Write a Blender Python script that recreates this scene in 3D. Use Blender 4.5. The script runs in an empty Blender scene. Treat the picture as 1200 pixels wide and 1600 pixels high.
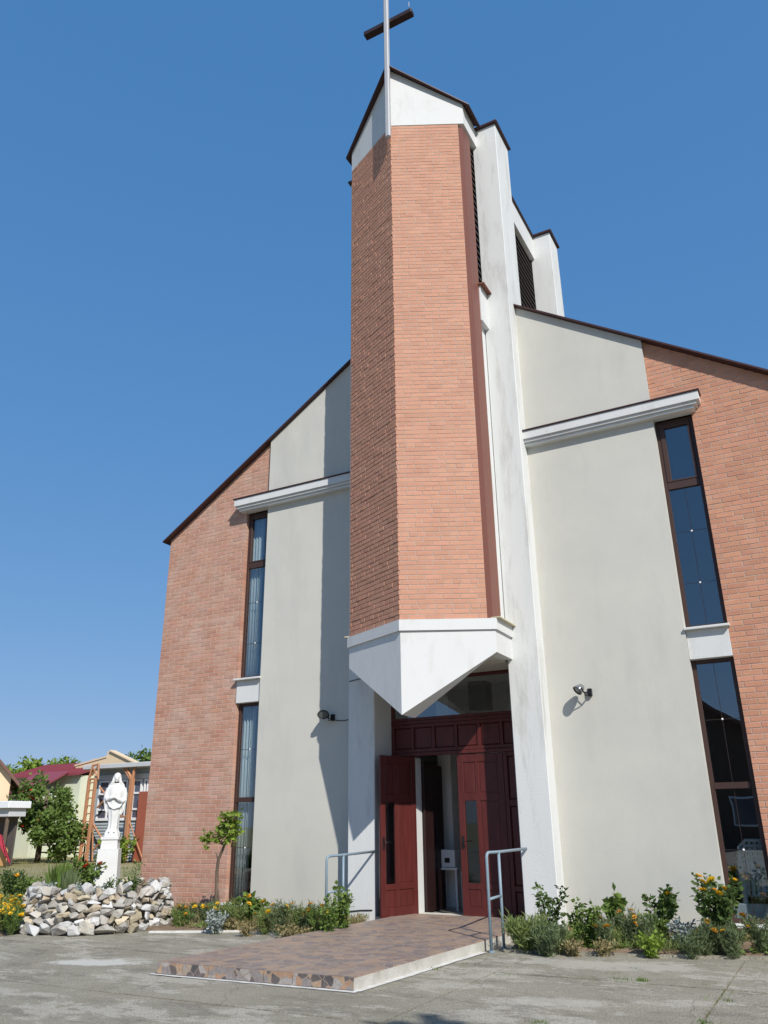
import bpy, bmesh, math, random
from mathutils import Vector, Matrix, noise
R_ = math.radians
random.seed(7)
sc = bpy.context.scene
COL = sc.collection

# ------------------------------------------------------------------ camera
CAM = Vector((5.80613, -13.14692, 1.54834))
ROW = (Vector((0.87955301, 0.47567787, -0.01082032)),
       Vector((0.18296175, -0.31713807, 0.93056351)),
       Vector((-0.43921693, 0.82045964, 0.3659706)))
FPX = 1237.41
cd = bpy.data.cameras.new('camera'); cam = bpy.data.objects.new('camera', cd); COL.objects.link(cam)
M = Matrix((ROW[0], ROW[1], -ROW[2])).transposed().to_4x4(); M.translation = CAM
cam.matrix_world = M
cd.sensor_fit = 'HORIZONTAL'; cd.sensor_width = 36.0; cd.lens = FPX * 36.0 / 1200.0
cd.clip_start = 0.05; cd.clip_end = 3000
sc.camera = cam

def ray(px, py):
    return ROW[0] * ((px - 600) / FPX) + ROW[1] * (-(py - 800) / FPX) + ROW[2]
def onZ(px, py, z=0.0):
    d = ray(px, py); return CAM + d * ((z - CAM.z) / d.z)
def onY(px, py, y=0.0):
    d = ray(px, py); return CAM + d * ((y - CAM.y) / d.y)
def proj(p):
    q = Vector(p) - CAM; w = q.dot(ROW[2])
    return 600 + FPX * q.dot(ROW[0]) / w, 800 - FPX * q.dot(ROW[1]) / w, w

# ------------------------------------------------------------------ world and sun
SUN = Vector((1.20, -1.0, 1.30)).normalized()          # towards the sun
el = math.asin(SUN.z); az = math.atan2(SUN.x, SUN.y)
wd = bpy.data.worlds.new('World'); sc.world = wd; wd.use_nodes = True
nt = wd.node_tree; bg = nt.nodes['Background']
sky = nt.nodes.new('ShaderNodeTexSky'); sky.sky_type = 'NISHITA'; sky.sun_disc = False
sky.sun_elevation = el; sky.sun_rotation = az; sky.altitude = 100
sky.air_density = 1.0; sky.dust_density = 0.25; sky.ozone_density = 3.5
hsv = nt.nodes.new('ShaderNodeHueSaturation'); hsv.inputs['Saturation'].default_value = 1.3
nt.links.new(sky.outputs[0], hsv.inputs['Color'])
# sky colour grade: each channel's range is compressed by one power for the whole dome
sp_ = nt.nodes.new('ShaderNodeSeparateColor'); cb_ = nt.nodes.new('ShaderNodeCombineColor'); nt.links.new(hsv.outputs[0], sp_.inputs[0])
STR = 0.14
for k_, (a_k, g_k) in enumerate(((.389, .429), (.478, .352), (.682, .27))):
    n0 = nt.nodes.new('ShaderNodeMath'); n0.operation = 'MAXIMUM'; n0.inputs[1].default_value = .01; nt.links.new(sp_.outputs[k_], n0.inputs[0])
    n1 = nt.nodes.new('ShaderNodeMath'); n1.operation = 'POWER'; n1.inputs[1].default_value = g_k; nt.links.new(n0.outputs[0], n1.inputs[0])
    n2 = nt.nodes.new('ShaderNodeMath'); n2.operation = 'MULTIPLY'; n2.inputs[1].default_value = a_k * STR ** g_k / STR; nt.links.new(n1.outputs[0], n2.inputs[0])
    nt.links.new(n2.outputs[0], cb_.inputs[k_])
nt.links.new(cb_.outputs[0], bg.inputs[0]); bg.inputs[1].default_value = STR
sl = bpy.data.lights.new('sun', 'SUN'); so = bpy.data.objects.new('sun', sl); COL.objects.link(so)
sl.energy = 5.0; sl.angle = R_(0.53); sl.color = (1.0, 0.955, 0.89)
so.rotation_euler = (-SUN).to_track_quat('-Z', 'Y').to_euler(); so.location = (20, -20, 30)
sc.view_settings.view_transform = 'Standard'; sc.view_settings.look = 'None'
sc.view_settings.exposure = 0.0; sc.view_settings.gamma = 1.0
sc.view_settings.use_curve_mapping = False
sc.cycles.max_bounces = 8; sc.cycles.transparent_max_bounces = 16

# ------------------------------------------------------------------ materials
MATS = {}
def mat(name, col, rough=0.8, var=0.0, vscale=4.0, col2=None, bump=0.0, bscale=40.0, metal=0.0,
        spec=0.4, island=0.0, stretch=None, stain=None, stain_amt=0.0, stain_scale=1.0, rnd=0.0, sub=0.0, detail=6.0, sstretch=None):
    """procedural Principled: base mixed with col2 by noise, per-piece value jitter, stains, bump"""
    if name in MATS: return MATS[name]
    m = bpy.data.materials.new(name); m.use_nodes = True; MATS[name] = m
    t = m.node_tree; N = t.nodes; L = t.links; b = N['Principled BSDF']
    b.inputs['Roughness'].default_value = rough; b.inputs['Metallic'].default_value = metal
    b.inputs['Specular IOR Level'].default_value = spec
    geo = N.new('ShaderNodeNewGeometry')
    mp = N.new('ShaderNodeMapping'); mp.vector_type = 'POINT'
    L.new(geo.outputs['Position'], mp.inputs[0])
    if stretch: mp.inputs['Scale'].default_value = stretch
    col2 = col2 or tuple(c * 0.7 for c in col)
    cur = None
    nz = N.new('ShaderNodeTexNoise'); nz.inputs['Scale'].default_value = vscale; nz.inputs['Detail'].default_value = detail
    nz.inputs['Roughness'].default_value = 0.62
    L.new(mp.outputs[0], nz.inputs['Vector'])
    rp = N.new('ShaderNodeValToRGB'); rp.color_ramp.elements[0].position = 0.35; rp.color_ramp.elements[1].position = 0.68
    L.new(nz.outputs[0], rp.inputs[0])
    mx = N.new('ShaderNodeMix'); mx.data_type = 'RGBA'
    mx.inputs['A'].default_value = (*col, 1); mx.inputs['B'].default_value = (*col2, 1)
    mu = N.new('ShaderNodeMath'); mu.operation = 'MULTIPLY'; mu.inputs[1].default_value = var
    L.new(rp.outputs[0], mu.inputs[0]); L.new(mu.outputs[0], mx.inputs['Factor'])
    cur = mx.outputs['Result']
    if stain:
        n2 = N.new('ShaderNodeTexNoise'); n2.inputs['Scale'].default_value = stain_scale; n2.inputs['Detail'].default_value = 8
        n2.inputs['Roughness'].default_value = 0.7
        mp2 = N.new('ShaderNodeMapping'); L.new(geo.outputs['Position'], mp2.inputs[0])
        mp2.inputs['Location'].default_value = (3.1, 7.7, 1.3)
        if sstretch or stretch: mp2.inputs['Scale'].default_value = sstretch or stretch
        L.new(mp2.outputs[0], n2.inputs['Vector'])
        r2 = N.new('ShaderNodeValToRGB'); r2.color_ramp.elements[0].position = 0.52; r2.color_ramp.elements[1].position = 0.78
        L.new(n2.outputs[0], r2.inputs[0])
        m2 = N.new('ShaderNodeMath'); m2.operation = 'MULTIPLY'; m2.inputs[1].default_value = stain_amt
        L.new(r2.outputs[0], m2.inputs[0])
        x2 = N.new('ShaderNodeMix'); x2.data_type = 'RGBA'; L.new(m2.outputs[0], x2.inputs['Factor'])
        L.new(cur, x2.inputs['A']); x2.inputs['B'].default_value = (*stain, 1); cur = x2.outputs['Result']
    if island or rnd:
        oi = N.new('ShaderNodeObjectInfo'); ad = N.new('ShaderNodeMath'); ad.operation = 'ADD'
        L.new(geo.outputs['Random Per Island'], ad.inputs[0]); L.new(oi.outputs['Random'], ad.inputs[1])
        fr = N.new('ShaderNodeMath'); fr.operation = 'FRACT'; L.new(ad.outputs[0], fr.inputs[0])
        amt = island or rnd
        mr = N.new('ShaderNodeMapRange'); mr.inputs['To Min'].default_value = 1 - amt; mr.inputs['To Max'].default_value = 1 + amt * 0.8
        L.new(fr.outputs[0], mr.inputs[0])
        hs = N.new('ShaderNodeHueSaturation'); L.new(cur, hs.inputs['Color']); L.new(mr.outputs[0], hs.inputs['Value'])
        f2 = N.new('ShaderNodeMath'); f2.operation = 'MULTIPLY'; f2.inputs[1].default_value = 7.31; L.new(fr.outputs[0], f2.inputs[0])
        f3 = N.new('ShaderNodeMath'); f3.operation = 'FRACT'; L.new(f2.outputs[0], f3.inputs[0])
        m3 = N.new('ShaderNodeMapRange'); m3.inputs['To Min'].default_value = 0.5 - amt * 0.035; m3.inputs['To Max'].default_value = 0.5 + amt * 0.035
        L.new(f3.outputs[0], m3.inputs[0]); L.new(m3.outputs[0], hs.inputs['Hue'])
        cur = hs.outputs[0]
    L.new(cur, b.inputs['Base Color'])
    if bump:
        n3 = N.new('ShaderNodeTexNoise'); n3.inputs['Scale'].default_value = bscale; n3.inputs['Detail'].default_value = 5
        L.new(geo.outputs['Position'], n3.inputs['Vector'])
        bp = N.new('ShaderNodeBump'); bp.inputs['Strength'].default_value = bump; bp.inputs['Distance'].default_value = 0.02
        L.new(n3.outputs[0], bp.inputs['Height']); L.new(bp.outputs[0], b.inputs['Normal'])
    if sub:
        tr = N.new('ShaderNodeBsdfTranslucent'); L.new(cur, tr.inputs[0])
        ms = N.new('ShaderNodeMixShader'); ms.inputs[0].default_value = sub
        L.new(b.outputs[0], ms.inputs[1]); L.new(tr.outputs[0], ms.inputs[2])
        L.new(ms.outputs[0], N['Material Output'].inputs[0])
    return m

def glass_mat(name, tint, base=0.06, ior=1.6, rough=0.0):
    if name in MATS: return MATS[name]
    m = bpy.data.materials.new(name); m.use_nodes = True; MATS[name] = m
    t = m.node_tree; N = t.nodes; L = t.links
    N.remove(N['Principled BSDF'])
    tr = N.new('ShaderNodeBsdfTransparent'); tr.inputs[0].default_value = (*tint, 1)
    gl = N.new('ShaderNodeBsdfGlossy'); gl.inputs['Roughness'].default_value = rough; gl.inputs[0].default_value = (.93, .97, 1, 1)
    lw = N.new('ShaderNodeLayerWeight'); lw.inputs[0].default_value = .5
    fr = N.new('ShaderNodeMath'); fr.operation = 'POWER'; fr.inputs[1].default_value = 5; L.new(lw.outputs['Facing'], fr.inputs[0])
    ad = N.new('ShaderNodeMath'); ad.operation = 'ADD'; ad.inputs[1].default_value = base; ad.use_clamp = True
    L.new(fr.outputs[0], ad.inputs[0])
    geo = N.new('ShaderNodeNewGeometry'); nz = N.new('ShaderNodeTexNoise'); nz.inputs['Scale'].default_value = 1.3
    nz.inputs['Detail'].default_value = 1; L.new(geo.outputs['Position'], nz.inputs['Vector'])
    bp = N.new('ShaderNodeBump'); bp.inputs['Strength'].default_value = 0.04; bp.inputs['Distance'].default_value = 0.05
    L.new(nz.outputs[0], bp.inputs['Height']); L.new(bp.outputs[0], gl.inputs['Normal'])
    mx = N.new('ShaderNodeMixShader'); L.new(ad.outputs[0], mx.inputs[0]); L.new(tr.outputs[0], mx.inputs[1]); L.new(gl.outputs[0], mx.inputs[2])
    L.new(mx.outputs[0], N['Material Output'].inputs[0])
    return m

m_stucco = mat('stucco', (.565, .55, .488), .92, .65, .9, (.49, .482, .44), .14, 60, stain=(.405, .398, .362), stain_amt=.5, stain_scale=.8, sstretch=(1.7, 1.7, .45))
m_white = mat('white_paint', (.64, .645, .63), .75, .4, 1.2, (.60, .605, .595), .12, 60, stain=(.42, .405, .36), stain_amt=.45, stain_scale=1.8, sstretch=(2, 2, .7))
m_pillar = mat('pillar_paint', (.66, .67, .65), .85, .5, 1.6, (.58, .59, .585), .2, 70, stretch=(2.4, 2.4, .42), stain=(.33, .315, .27), stain_amt=.75, stain_scale=1.5)
m_mortar = mat('mortar', (.46, .36, .30), .95, .6, 3, (.37, .285, .235), .3, 120)
m_mortarL = mat('smeared_mortar', (.50, .39, .31), .95, .6, 3, (.42, .32, .26), .3, 120)
m_brick = mat('brick', (.545, .265, .165), .88, .55, 5, (.46, .205, .125), .4, 60, island=.11, stain=(.60, .39, .28), stain_amt=.5, stain_scale=2.2)
m_brickT = mat('tower_brick', (.545, .285, .19), .88, .5, 4, (.47, .225, .145), .35, 60, island=.075, stain=(.56, .36, .255), stain_amt=.45, stain_scale=1.1)
m_brickL = mat('pale_brick', (.46, .225, .15), .9, .7, 3, (.52, .35, .275), .4, 60, island=.11, stain=(.54, .41, .33), stain_amt=.9, stain_scale=1.1)
m_roof = mat('roof_metal', (.062, .028, .026), .45, .4, 2, (.045, .02, .019), 0, metal=.0)
m_brown = mat('brown_trim', (.20, .075, .05), .5, .5, 1.5, (.16, .055, .04), .05, 40, stretch=(1, 1, .15))
m_frame = mat('window_frame', (.055, .028, .022), .5, .4, 3, (.04, .02, .016))
m_slat = mat('louvre_slat', (.085, .068, .058), .65, .4, 5)
m_door = mat('door_wood', (.105, .021, .018), .42, .9, 4, (.068, .014, .012), .12, 60, stretch=(3, 3, .5))
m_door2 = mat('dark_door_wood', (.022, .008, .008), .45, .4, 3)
m_tin = mat('cream_tin', (.55, .48, .33), .5, .4, 6)
m_steel = mat('painted_steel', (.20, .275, .33), .42, .5, 9, (.26, .33, .38), .05, 80)
m_galv = mat('galvanised', (.40, .41, .43), .5, .4, 4, (.33, .34, .36))
m_rust = mat('cross_brown', (.032, .015, .014), .5, .4, 3)
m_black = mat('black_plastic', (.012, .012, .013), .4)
m_lampglass = mat('lamp_lens', (.05, .06, .058), .12, spec=.6)
m_lampback = mat('lamp_body', (.30, .31, .32), .25, metal=.7)
m_glass = glass_mat('window_glass', (.82, .86, .87), .13)
m_glassd = glass_mat('door_glass', (.62, .65, .66), .05)
m_clip = mat('white_clip', (.85, .85, .85), .4)
m_intw = mat('interior_plaster', (.82, .82, .80), .9, .3, 1)
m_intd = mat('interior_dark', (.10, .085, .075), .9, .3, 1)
m_floor = mat('interior_floor', (.30, .27, .24), .4, .4, 3)
m_curt = mat('curtain', (.82, .85, .82), .9, .2, 3, sub=.35)
m_plast = mat('white_plastic', (.62, .66, .70), .45, .2, 3)

# ------------------------------------------------------------------ geometry helpers
class MB:
    def __init__(s): s.v = []; s.f = []
    def add(s, v, f):
        n = len(s.v); s.v += [tuple(p) for p in v]; s.f += [tuple(i + n for i in q) for q in f]; return s
    def box(s, a, b):
        x0, y0, z0 = a; x1, y1, z1 = b
        return s.add([(x0, y0, z0), (x1, y0, z0), (x1, y1, z0), (x0, y1, z0), (x0, y0, z1), (x1, y0, z1), (x1, y1, z1), (x0, y1, z1)],
                     [(0, 3, 2, 1), (4, 5, 6, 7), (0, 1, 5, 4), (1, 2, 6, 5), (2, 3, 7, 6), (3, 0, 4, 7)])
    def bbox(s, a, b, w=.006):
        """box with chamfered edges"""
        x0, y0, z0 = [min(p, q) for p, q in zip(a, b)]; x1, y1, z1 = [max(p, q) for p, q in zip(a, b)]
        bm = bmesh.new(); bmesh.ops.create_cube(bm, size=1)
        for v in bm.verts: v.co = Vector(((x0 + x1) / 2 + v.co.x * (x1 - x0), (y0 + y1) / 2 + v.co.y * (y1 - y0), (z0 + z1) / 2 + v.co.z * (z1 - z0)))
        w = min(w, (x1 - x0) * .4, (y1 - y0) * .4, (z1 - z0) * .4)
        bmesh.ops.bevel(bm, geom=bm.edges[:], offset=w, segments=1, affect='EDGES', profile=.5)
        s.bm(bm); return s
    def bm(s, bm):
        bm.verts.index_update(); s.add([v.co for v in bm.verts], [[v.index for v in f.verts] for f in bm.faces]); bm.free(); return s
    def prism(s, poly, vec):
        """polygon (3D points, CCW seen from outside) extruded backwards along vec"""
        n = len(poly); P = [Vector(p) for p in poly]; vec = Vector(vec)
        return s.add(P + [p + vec for p in P], [tuple(range(n)), tuple(range(2 * n - 1, n - 1, -1))] +
                     [(i, i + n, (i + 1) % n + n, (i + 1) % n) for i in range(n)])
    def tube(s, pts, r, n=8, r2=None, cap=True):
        pts = [Vector(p) for p in pts]; k = len(pts); base = len(s.v)
        up = None
        for i, p in enumerate(pts):
            d = (pts[min(i + 1, k - 1)] - pts[max(i - 1, 0)]).normalized()
            if up is None: up = d.orthogonal().normalized()
            up = (up - d * up.dot(d)).normalized(); sd = d.cross(up)
            rr = r if r2 is None else r + (r2 - r) * i / (k - 1)
            for j in range(n):
                a = 2 * math.pi * j / n; s.v.append(tuple(p + up * (math.cos(a) * rr) + sd * (math.sin(a) * rr)))
        for i in range(k - 1):
            for j in range(n):
                a = base + i * n + j; b = base + i * n + (j + 1) % n
                s.f.append((a, b, b + n, a + n))
        if cap:
            s.f.append(tuple(base + j for j in range(n - 1, -1, -1))); s.f.append(tuple(base + (k - 1) * n + j for j in range(n)))
        return s
    def mesh(s, name, m, smooth=False):
        me = bpy.data.meshes.new(name); me.from_pydata(s.v, [], s.f); me.update()
        if m: me.materials.append(m)
        if smooth: me.polygons.foreach_set('use_smooth', [True] * len(me.polygons))
        return me
    def build(s, name, m, parent=None, smooth=False, loc=None, **kw):
        return link(name, s.mesh(name, m, smooth), parent, loc, **kw)
def link(name, me, parent=None, loc=None, label=None, cat=None, group=None, kind=None):
    o = bpy.data.objects.new(name, me); COL.objects.link(o)
    if parent: o.parent = parent
    if loc is not None: o.location = loc
    return tag(o, label, cat, group, kind)
def tag(o, label=None, cat=None, group=None, kind=None):
    for k, v in (('label', label), ('category', cat), ('group', group), ('kind', kind)):
        if v: o[k] = v
    return o
def thing(name, loc, label, cat, group=None, rz=0):
    o = link(name, None, None, loc, label, cat, group); o.rotation_euler.z = rz; return o
def copy_tree(o, parent=None):
    c = o.copy(); COL.objects.link(c); c.parent = parent
    for ch in list(o.children): copy_tree(ch, c)
    return c
def clip(poly, planes):
    """clip 2D polygon with half planes a*x+b*y<=c"""
    for a, b, c in planes:
        out = []
        for i, p in enumerate(poly):
            q = poly[(i + 1) % len(poly)]; dp = a * p[0] + b * p[1] - c; dq = a * q[0] + b * q[1] - c
            if dp <= 0: out.append(p)
            if dp * dq < 0:
                t = dp / (dp - dq); out.append((p[0] + (q[0] - p[0]) * t, p[1] + (q[1] - p[1]) * t))
        poly = out
        if len(poly) < 3: return []
    return poly

# ------------------------------------------------------------------ church dimensions (metres)
W, A, B = 7.0, 4.145, 4.778
P1, P2, PD, PB, RF, RB = 1.294, 1.838, .348, .48, 3.61, 4.30
w_, c_, a_ = 1.384, 1.086, 1.788
YB = .07                                    # brick face of the front wall
ZR, MR = 12.508, .6663                      # gable line z = ZR - MR*|x|
ZP = 15.92                                  # pillar tops
Z0B, Z1B = 4.66, 15.453                     # brick part of the prow
PITCH, CRS, JNT = .286, .0849, .011

church = thing('church', (0, 0, 0), 'modern brick and white church with a prow-shaped bell tower over its door', 'church')

# ---- brick laying
def lay(region, u0, u1, z0, z1, headers, seed, JV=JNT, proud=(.005, .009)):
    """region(u,zmid)->list of half planes or None; yields (polygon, depth_flag)"""
    rg = random.Random(seed); n = 0; z = z0
    while z < z1:
        hd = headers and n % 5 == 2
        p = PITCH / 2 if hd else PITCH
        off = (0 if n % 2 else p / 2) + (rg.random() - .5) * .012
        if hd: off = p * .25
        u = u0 - p + off - p
        while u < u1:
            a, b = u + JV / 2 + rg.uniform(-.002, .002), u + p - JV / 2 + rg.uniform(-.002, .002)
            lo, hi = z + JNT / 2 + rg.uniform(-.0015, .0015), z + CRS - JNT / 2 + rg.uniform(-.0015, .0015)
            pl = region((a + b) / 2, (lo + hi) / 2)
            if pl is not None:
                q = clip([(a, lo), (b, lo), (b, hi), (a, hi)], pl)
                if len(q) >= 3 and max(t[0] for t in q) - min(t[0] for t in q) > .02: yield q, (a, b, lo, hi), rg.uniform(*proud)
            u += p
        z += CRS; n += 1
def brick_shape(mb, q, to3, nrm, proud, back):
    """chamfered brick: q 2D, to3 maps to 3D on the mortar plane, nrm outward"""
    cx = sum(t[0] for t in q) / len(q); cz = sum(t[1] for t in q) / len(q); n = len(q)
    ins = .0035
    def shr(t):
        return (t[0] - math.copysign(min(ins, abs(t[0] - cx)), t[0] - cx), t[1] - math.copysign(min(ins, abs(t[1] - cz)), t[1] - cz))
    A0 = [to3(*t) - nrm * back for t in q]; A1 = [to3(*t) + nrm * (proud - .003) for t in q]; A2 = [to3(*shr(t)) + nrm * proud for t in q]
    F = [tuple(range(2 * n, 3 * n))]
    for i in range(n):
        j = (i + 1) % n
        F += [(i, j, j + n, i + n), (i + n, j + n, j + 2 * n, i + 2 * n)]
    mb.add(A0 + A1 + A2, F)

big = []                 # candidate single bricks: (px size, wall object, polygon...)
wall_jobs = []
def brick_wall(name, region, u0, u1, z0, z1, to3, nrm, headers, m, wallobj, seed, deep=None):
    lst = []
    for q, full, pr in lay(region, u0, u1, z0, z1, headers, seed, .016 if seed == 30 else JNT, {32: (.003, .0065), 30: (.017, .025), 12: (.003, .0065), 10: (.002, .0055)}[seed]):
        c3 = to3((full[0] + full[1]) / 2, (full[2] + full[3]) / 2)
        px, py, d = proj(c3)
        vis = 0 < px < 1200 and 0 < py < 1600
        facing = max(0, (CAM - c3).normalized().dot(nrm))
        size = (facing / d) if vis else 0
        bk = .002
        if deep and deep(q): bk = .15
        lst.append((size, q, pr, bk))
    wall_jobs.append([name, lst, to3, nrm, m, wallobj])

# ---- front wall: brick wings
def roofz(x): return ZR - MR * abs(x)
for s, nm, mm in ((1, 'right', m_brick), (-1, 'left', m_brickL)):
    mb = MB(); y0 = YB; t = .34
    def P(x, z): return (s * x, y0, z)
    outer = [(B + .004, -.05), (W - .004, -.05), (W - .004, roofz(W) - .02), (A + .004, roofz(A) - .02), (A + .004, 8.30), (B + .004, 8.30)]
    for poly in ([outer[0], outer[1], outer[2], (B + .004, roofz(B) - .02)], [(A + .004, 8.3), (B + .004, 8.3), (B + .004, roofz(B) - .02), (A + .004, roofz(A) - .02)]):
        pp = [P(*q) for q in poly]
        if s < 0: pp = pp[::-1]
        mb.prism(pp, (0, t, 0))
    wo = mb.build('brick_wall', m_mortar if s > 0 else m_mortarL, church)
    wo['label'] = ('sunlit orange brick wing beyond the plaster panel' if s > 0 else 'pale washed brick wing ending at the outer corner')
    def region(u, z, s=s):
        lim = [(MR, 1, ZR - .015), (1, 0, W)]
        return lim + ([(-1, 0, -A)] if z > 8.33 else [(-1, 0, -B)])
    to3 = (lambda u, z, s=s: Vector((s * u, YB, z)))
    brick_wall(nm, region, A, W, .0, 10.2, to3, Vector((0, -1, 0)), False, mm, wo, 11 + s,
               deep=lambda q: min(t[0] for t in q) < B + .01 and max(t[1] for t in q) < 8.36 or max(t[0] for t in q) > W - .01)

# ---- prow: V-shaped brick shaft
L_ = math.hypot(w_, a_ - c_)
for s in (1, -1):
    UL = 1.432 if s > 0 else 1.535
    ud = Vector((s * w_, a_ - c_, 0)) / L_; nr = Vector((s * (a_ - c_), -w_, 0)) / L_
    ap = Vector((0, -a_, 0)) - nr * .012
    to3 = (lambda u, z, ud=ud, ap=ap: ap + ud * u + Vector((0, 0, z)))
    mb = MB(); th = .22
    e = ap + ud * UL; bk = e - nr * th; ctr = Vector((0, -a_ + th * L_ / w_ + .014, 0))
    poly = [ap, e, bk, ctr]
    if s < 0: poly = poly[::-1]
    mb.prism([p + Vector((0, 0, Z1B)) for p in poly], (0, 0, Z0B - Z1B - .02))
    wo = mb.build('prow_brick_wall', m_mortar, church)
    wo['label'] = 'sunlit flank of the brick tower prow' if s > 0 else 'raked-light flank of the brick tower prow'
    region = lambda u, z, UL=UL: [(1, 0, UL), (-1, 0, .002)]
    brick_wall('prow', region, 0, UL, Z0B, Z1B - .03, to3, nr, True, m_brickT, wo, 31 + s, deep=None)

# 300 largest bricks in view are single objects, the rest of each wall is one mesh
allb = [(it[0], j, k) for j, job in enumerate(wall_jobs) for k, it in enumerate(job[1])]
allb.sort(reverse=True); single = set((j, k) for s_, j, k in allb[:300])
for j, (nm, lst, to3, nrm, m, wo) in enumerate(wall_jobs):
    rest = MB()
    for k, (size, q, pr, bk) in enumerate(lst):
        if (j, k) in single:
            cu = sum(t[0] for t in q) / len(q); cz = sum(t[1] for t in q) / len(q); o3 = to3(cu, cz)
            mb = MB(); brick_shape(mb, q, lambda u, z: to3(u, z) - o3, nrm, pr, bk)
            mb.build('brick', m, wo, loc=o3)
        else: brick_shape(rest, q, to3, nrm, pr, bk)
    rest.build('brick_courses', m, wo, kind='stuff')

# ---- stucco panels
for s in (1, -1):
    mb = MB()
    poly = [(P2 - .1, .13), (A, .13), (A, roofz(A) - .015), (P2 - .1, roofz(P2 - .1) - .015)]
    pp = [(s * x, 0, z) for x, z in poly]
    if s < 0: pp = pp[::-1]
    mb.prism(pp, (0, .40, 0)); o = mb.build('plaster_panel', m_stucco, church)
    # plinth under the panel
    mb = MB(); mb.bbox((s * (P2 - .1), .05, -.05), (s * A, .3, .128)); mb.build('plinth', m_brick, church)
    # cornice: fascia, two steps back, metal cover
    mb = MB(); x0, x1 = P2 - .12, 4.955
    mb.bbox((s * x0, -.19, 8.205), (s * x1, .12, 8.365), .004)
    mb.bbox((s * x0, -.155, 8.15), (s * (x1 - .05), .12, 8.203), .004)
    mb.bbox((s * x0, -.115, 8.095), (s * (x1 - .10), .12, 8.148), .004)
    co = mb.build('cornice', m_white, church)
    mb = MB(); mb.bbox((s * x0, -.215, 8.367), (s * (x1 + .025), .10, 8.392), .004); mb.build('cover_flashing', m_roof, co)
    # spandrel between the windows and its sill
    mb = MB(); mb.bbox((s * (A + .003), .045, 3.885), (s * (B - .002), .30, 4.335), .004); mb.build('spandrel_panel', m_white, church)
    mb = MB(); mb.bbox((s * (A - .012), -.05, 4.337), (s * (B + .03), .19, 4.375), .005); mb.build('window_sill', m_white, church)
    mb = MB(); mb.bbox((s * (A - .0), -.03, .145), (s * (B + .05), .22, .19), .006); mb.build('window_sill', m_white, church)
    mb = MB(); mb.bbox((s * (A + .01), .04, -.05), (s * (B - .003), .3, .143)); mb.build('plinth', m_brick, church)

# ---- windows
def window(s, z0, z1, trans, seams, sash):
    fo = .16                                 # frame depth position
    x0, x1 = A + .004, B - .004
    wn = MB()
    fw = .06
    wn.bbox((s * x0, fo, z0), (s * (x0 + fw), fo + .08, z1), .004)
    wn.bbox((s * (x1 - fw), fo, z0), (s * x1, fo + .08, z1), .004)
    wn.bbox((s * (x0 + fw), fo + .002, z0), (s * (x1 - fw), fo + .08, z0 + fw), .004)
    wn.bbox((s * (x0 + fw), fo + .002, z1 - fw), (s * (x1 - fw), fo + .08, z1), .004)
    win = wn.build('window', m_frame, church)
    lo = z0 + fw
    if trans:
        mb = MB(); mb.bbox((s * (x0 + fw), fo - .004, trans[0]), (s * (x1 - fw), fo + .075, trans[1]), .004); mb.build('transom', m_frame, win)
    if sash:
        a, b, c, d = x0 + fw + .002, x1 - fw - .002, trans[1] + .002, z1 - fw - .002; k = .075
        mb = MB()
        mb.bbox((s * a, fo - .014, c), (s * (a + k), fo + .05, d), .004); mb.bbox((s * (b - k + .03), fo - .014, c), (s * b, fo + .05, d), .004)
        mb.bbox((s * (a + k), fo - .012, c), (s * (b - k + .03), fo + .05, c + .03), .004); mb.bbox((s * (a + k), fo - .012, d - k), (s * (b - k + .03), fo + .05, d), .004)
        mb.build('sash', m_frame, win)
    def pane(xa, xb, za, zb):
        mb = MB(); mb.box((s * xa if s > 0 else s * xb, fo + .03, za), (s * xb if s > 0 else s * xa, fo + .036, zb)); mb.build('pane', m_glass, win)
    xm = 4.465; g = .0035
    zt = trans[0] if sash else z1 - fw
    cuts = [lo] + sorted(seams) + [zt]
    if trans and not sash:
        cuts = sorted(cuts + [sum(trans) / 2])
    for i in range(len(cuts) - 1):
        pane(x0 + fw - .005, xm - g, cuts[i] + g, cuts[i + 1] - g); pane(xm + g, x1 - fw + .005, cuts[i] + g, cuts[i + 1] - g)
    if sash: pane(x0 + fw, x1 - fw, trans[1], z1 - fw)
    mb = MB(); mb.box((s * xm - .004, fo + .038, lo), (s * xm + .004, fo + .044, zt)); mb.build('glazing_bar', m_frame, win)
    for z in seams:
        mb = MB(); mb.box((s * (A + .06), fo + .038, z - .005), (s * (B - .06), fo + .044, z + .005)) if s > 0 else mb.box((-(B - .06), fo + .038, z - .005), (-(A + .06), fo + .044, z + .005))
        mb.build('glazing_bar', m_frame, win)
        bm = bmesh.new(); bmesh.ops.create_uvsphere(bm, u_segments=10, v_segments=6, radius=.016)
        for v in bm.verts: v.co = Vector((s * xm, fo + .025, z)) + Vector((v.co.x, v.co.y * .5, v.co.z))
        MB().bm(bm).build('clip', m_clip, win, True)
    return win
for s in (1, -1):
    window(s, 4.376, 8.094, (6.80, 6.93), (5.13, 6.02), True)
    window(s, .191, 3.884, (1.97, 2.06), (1.14, 2.97), False)

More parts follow.
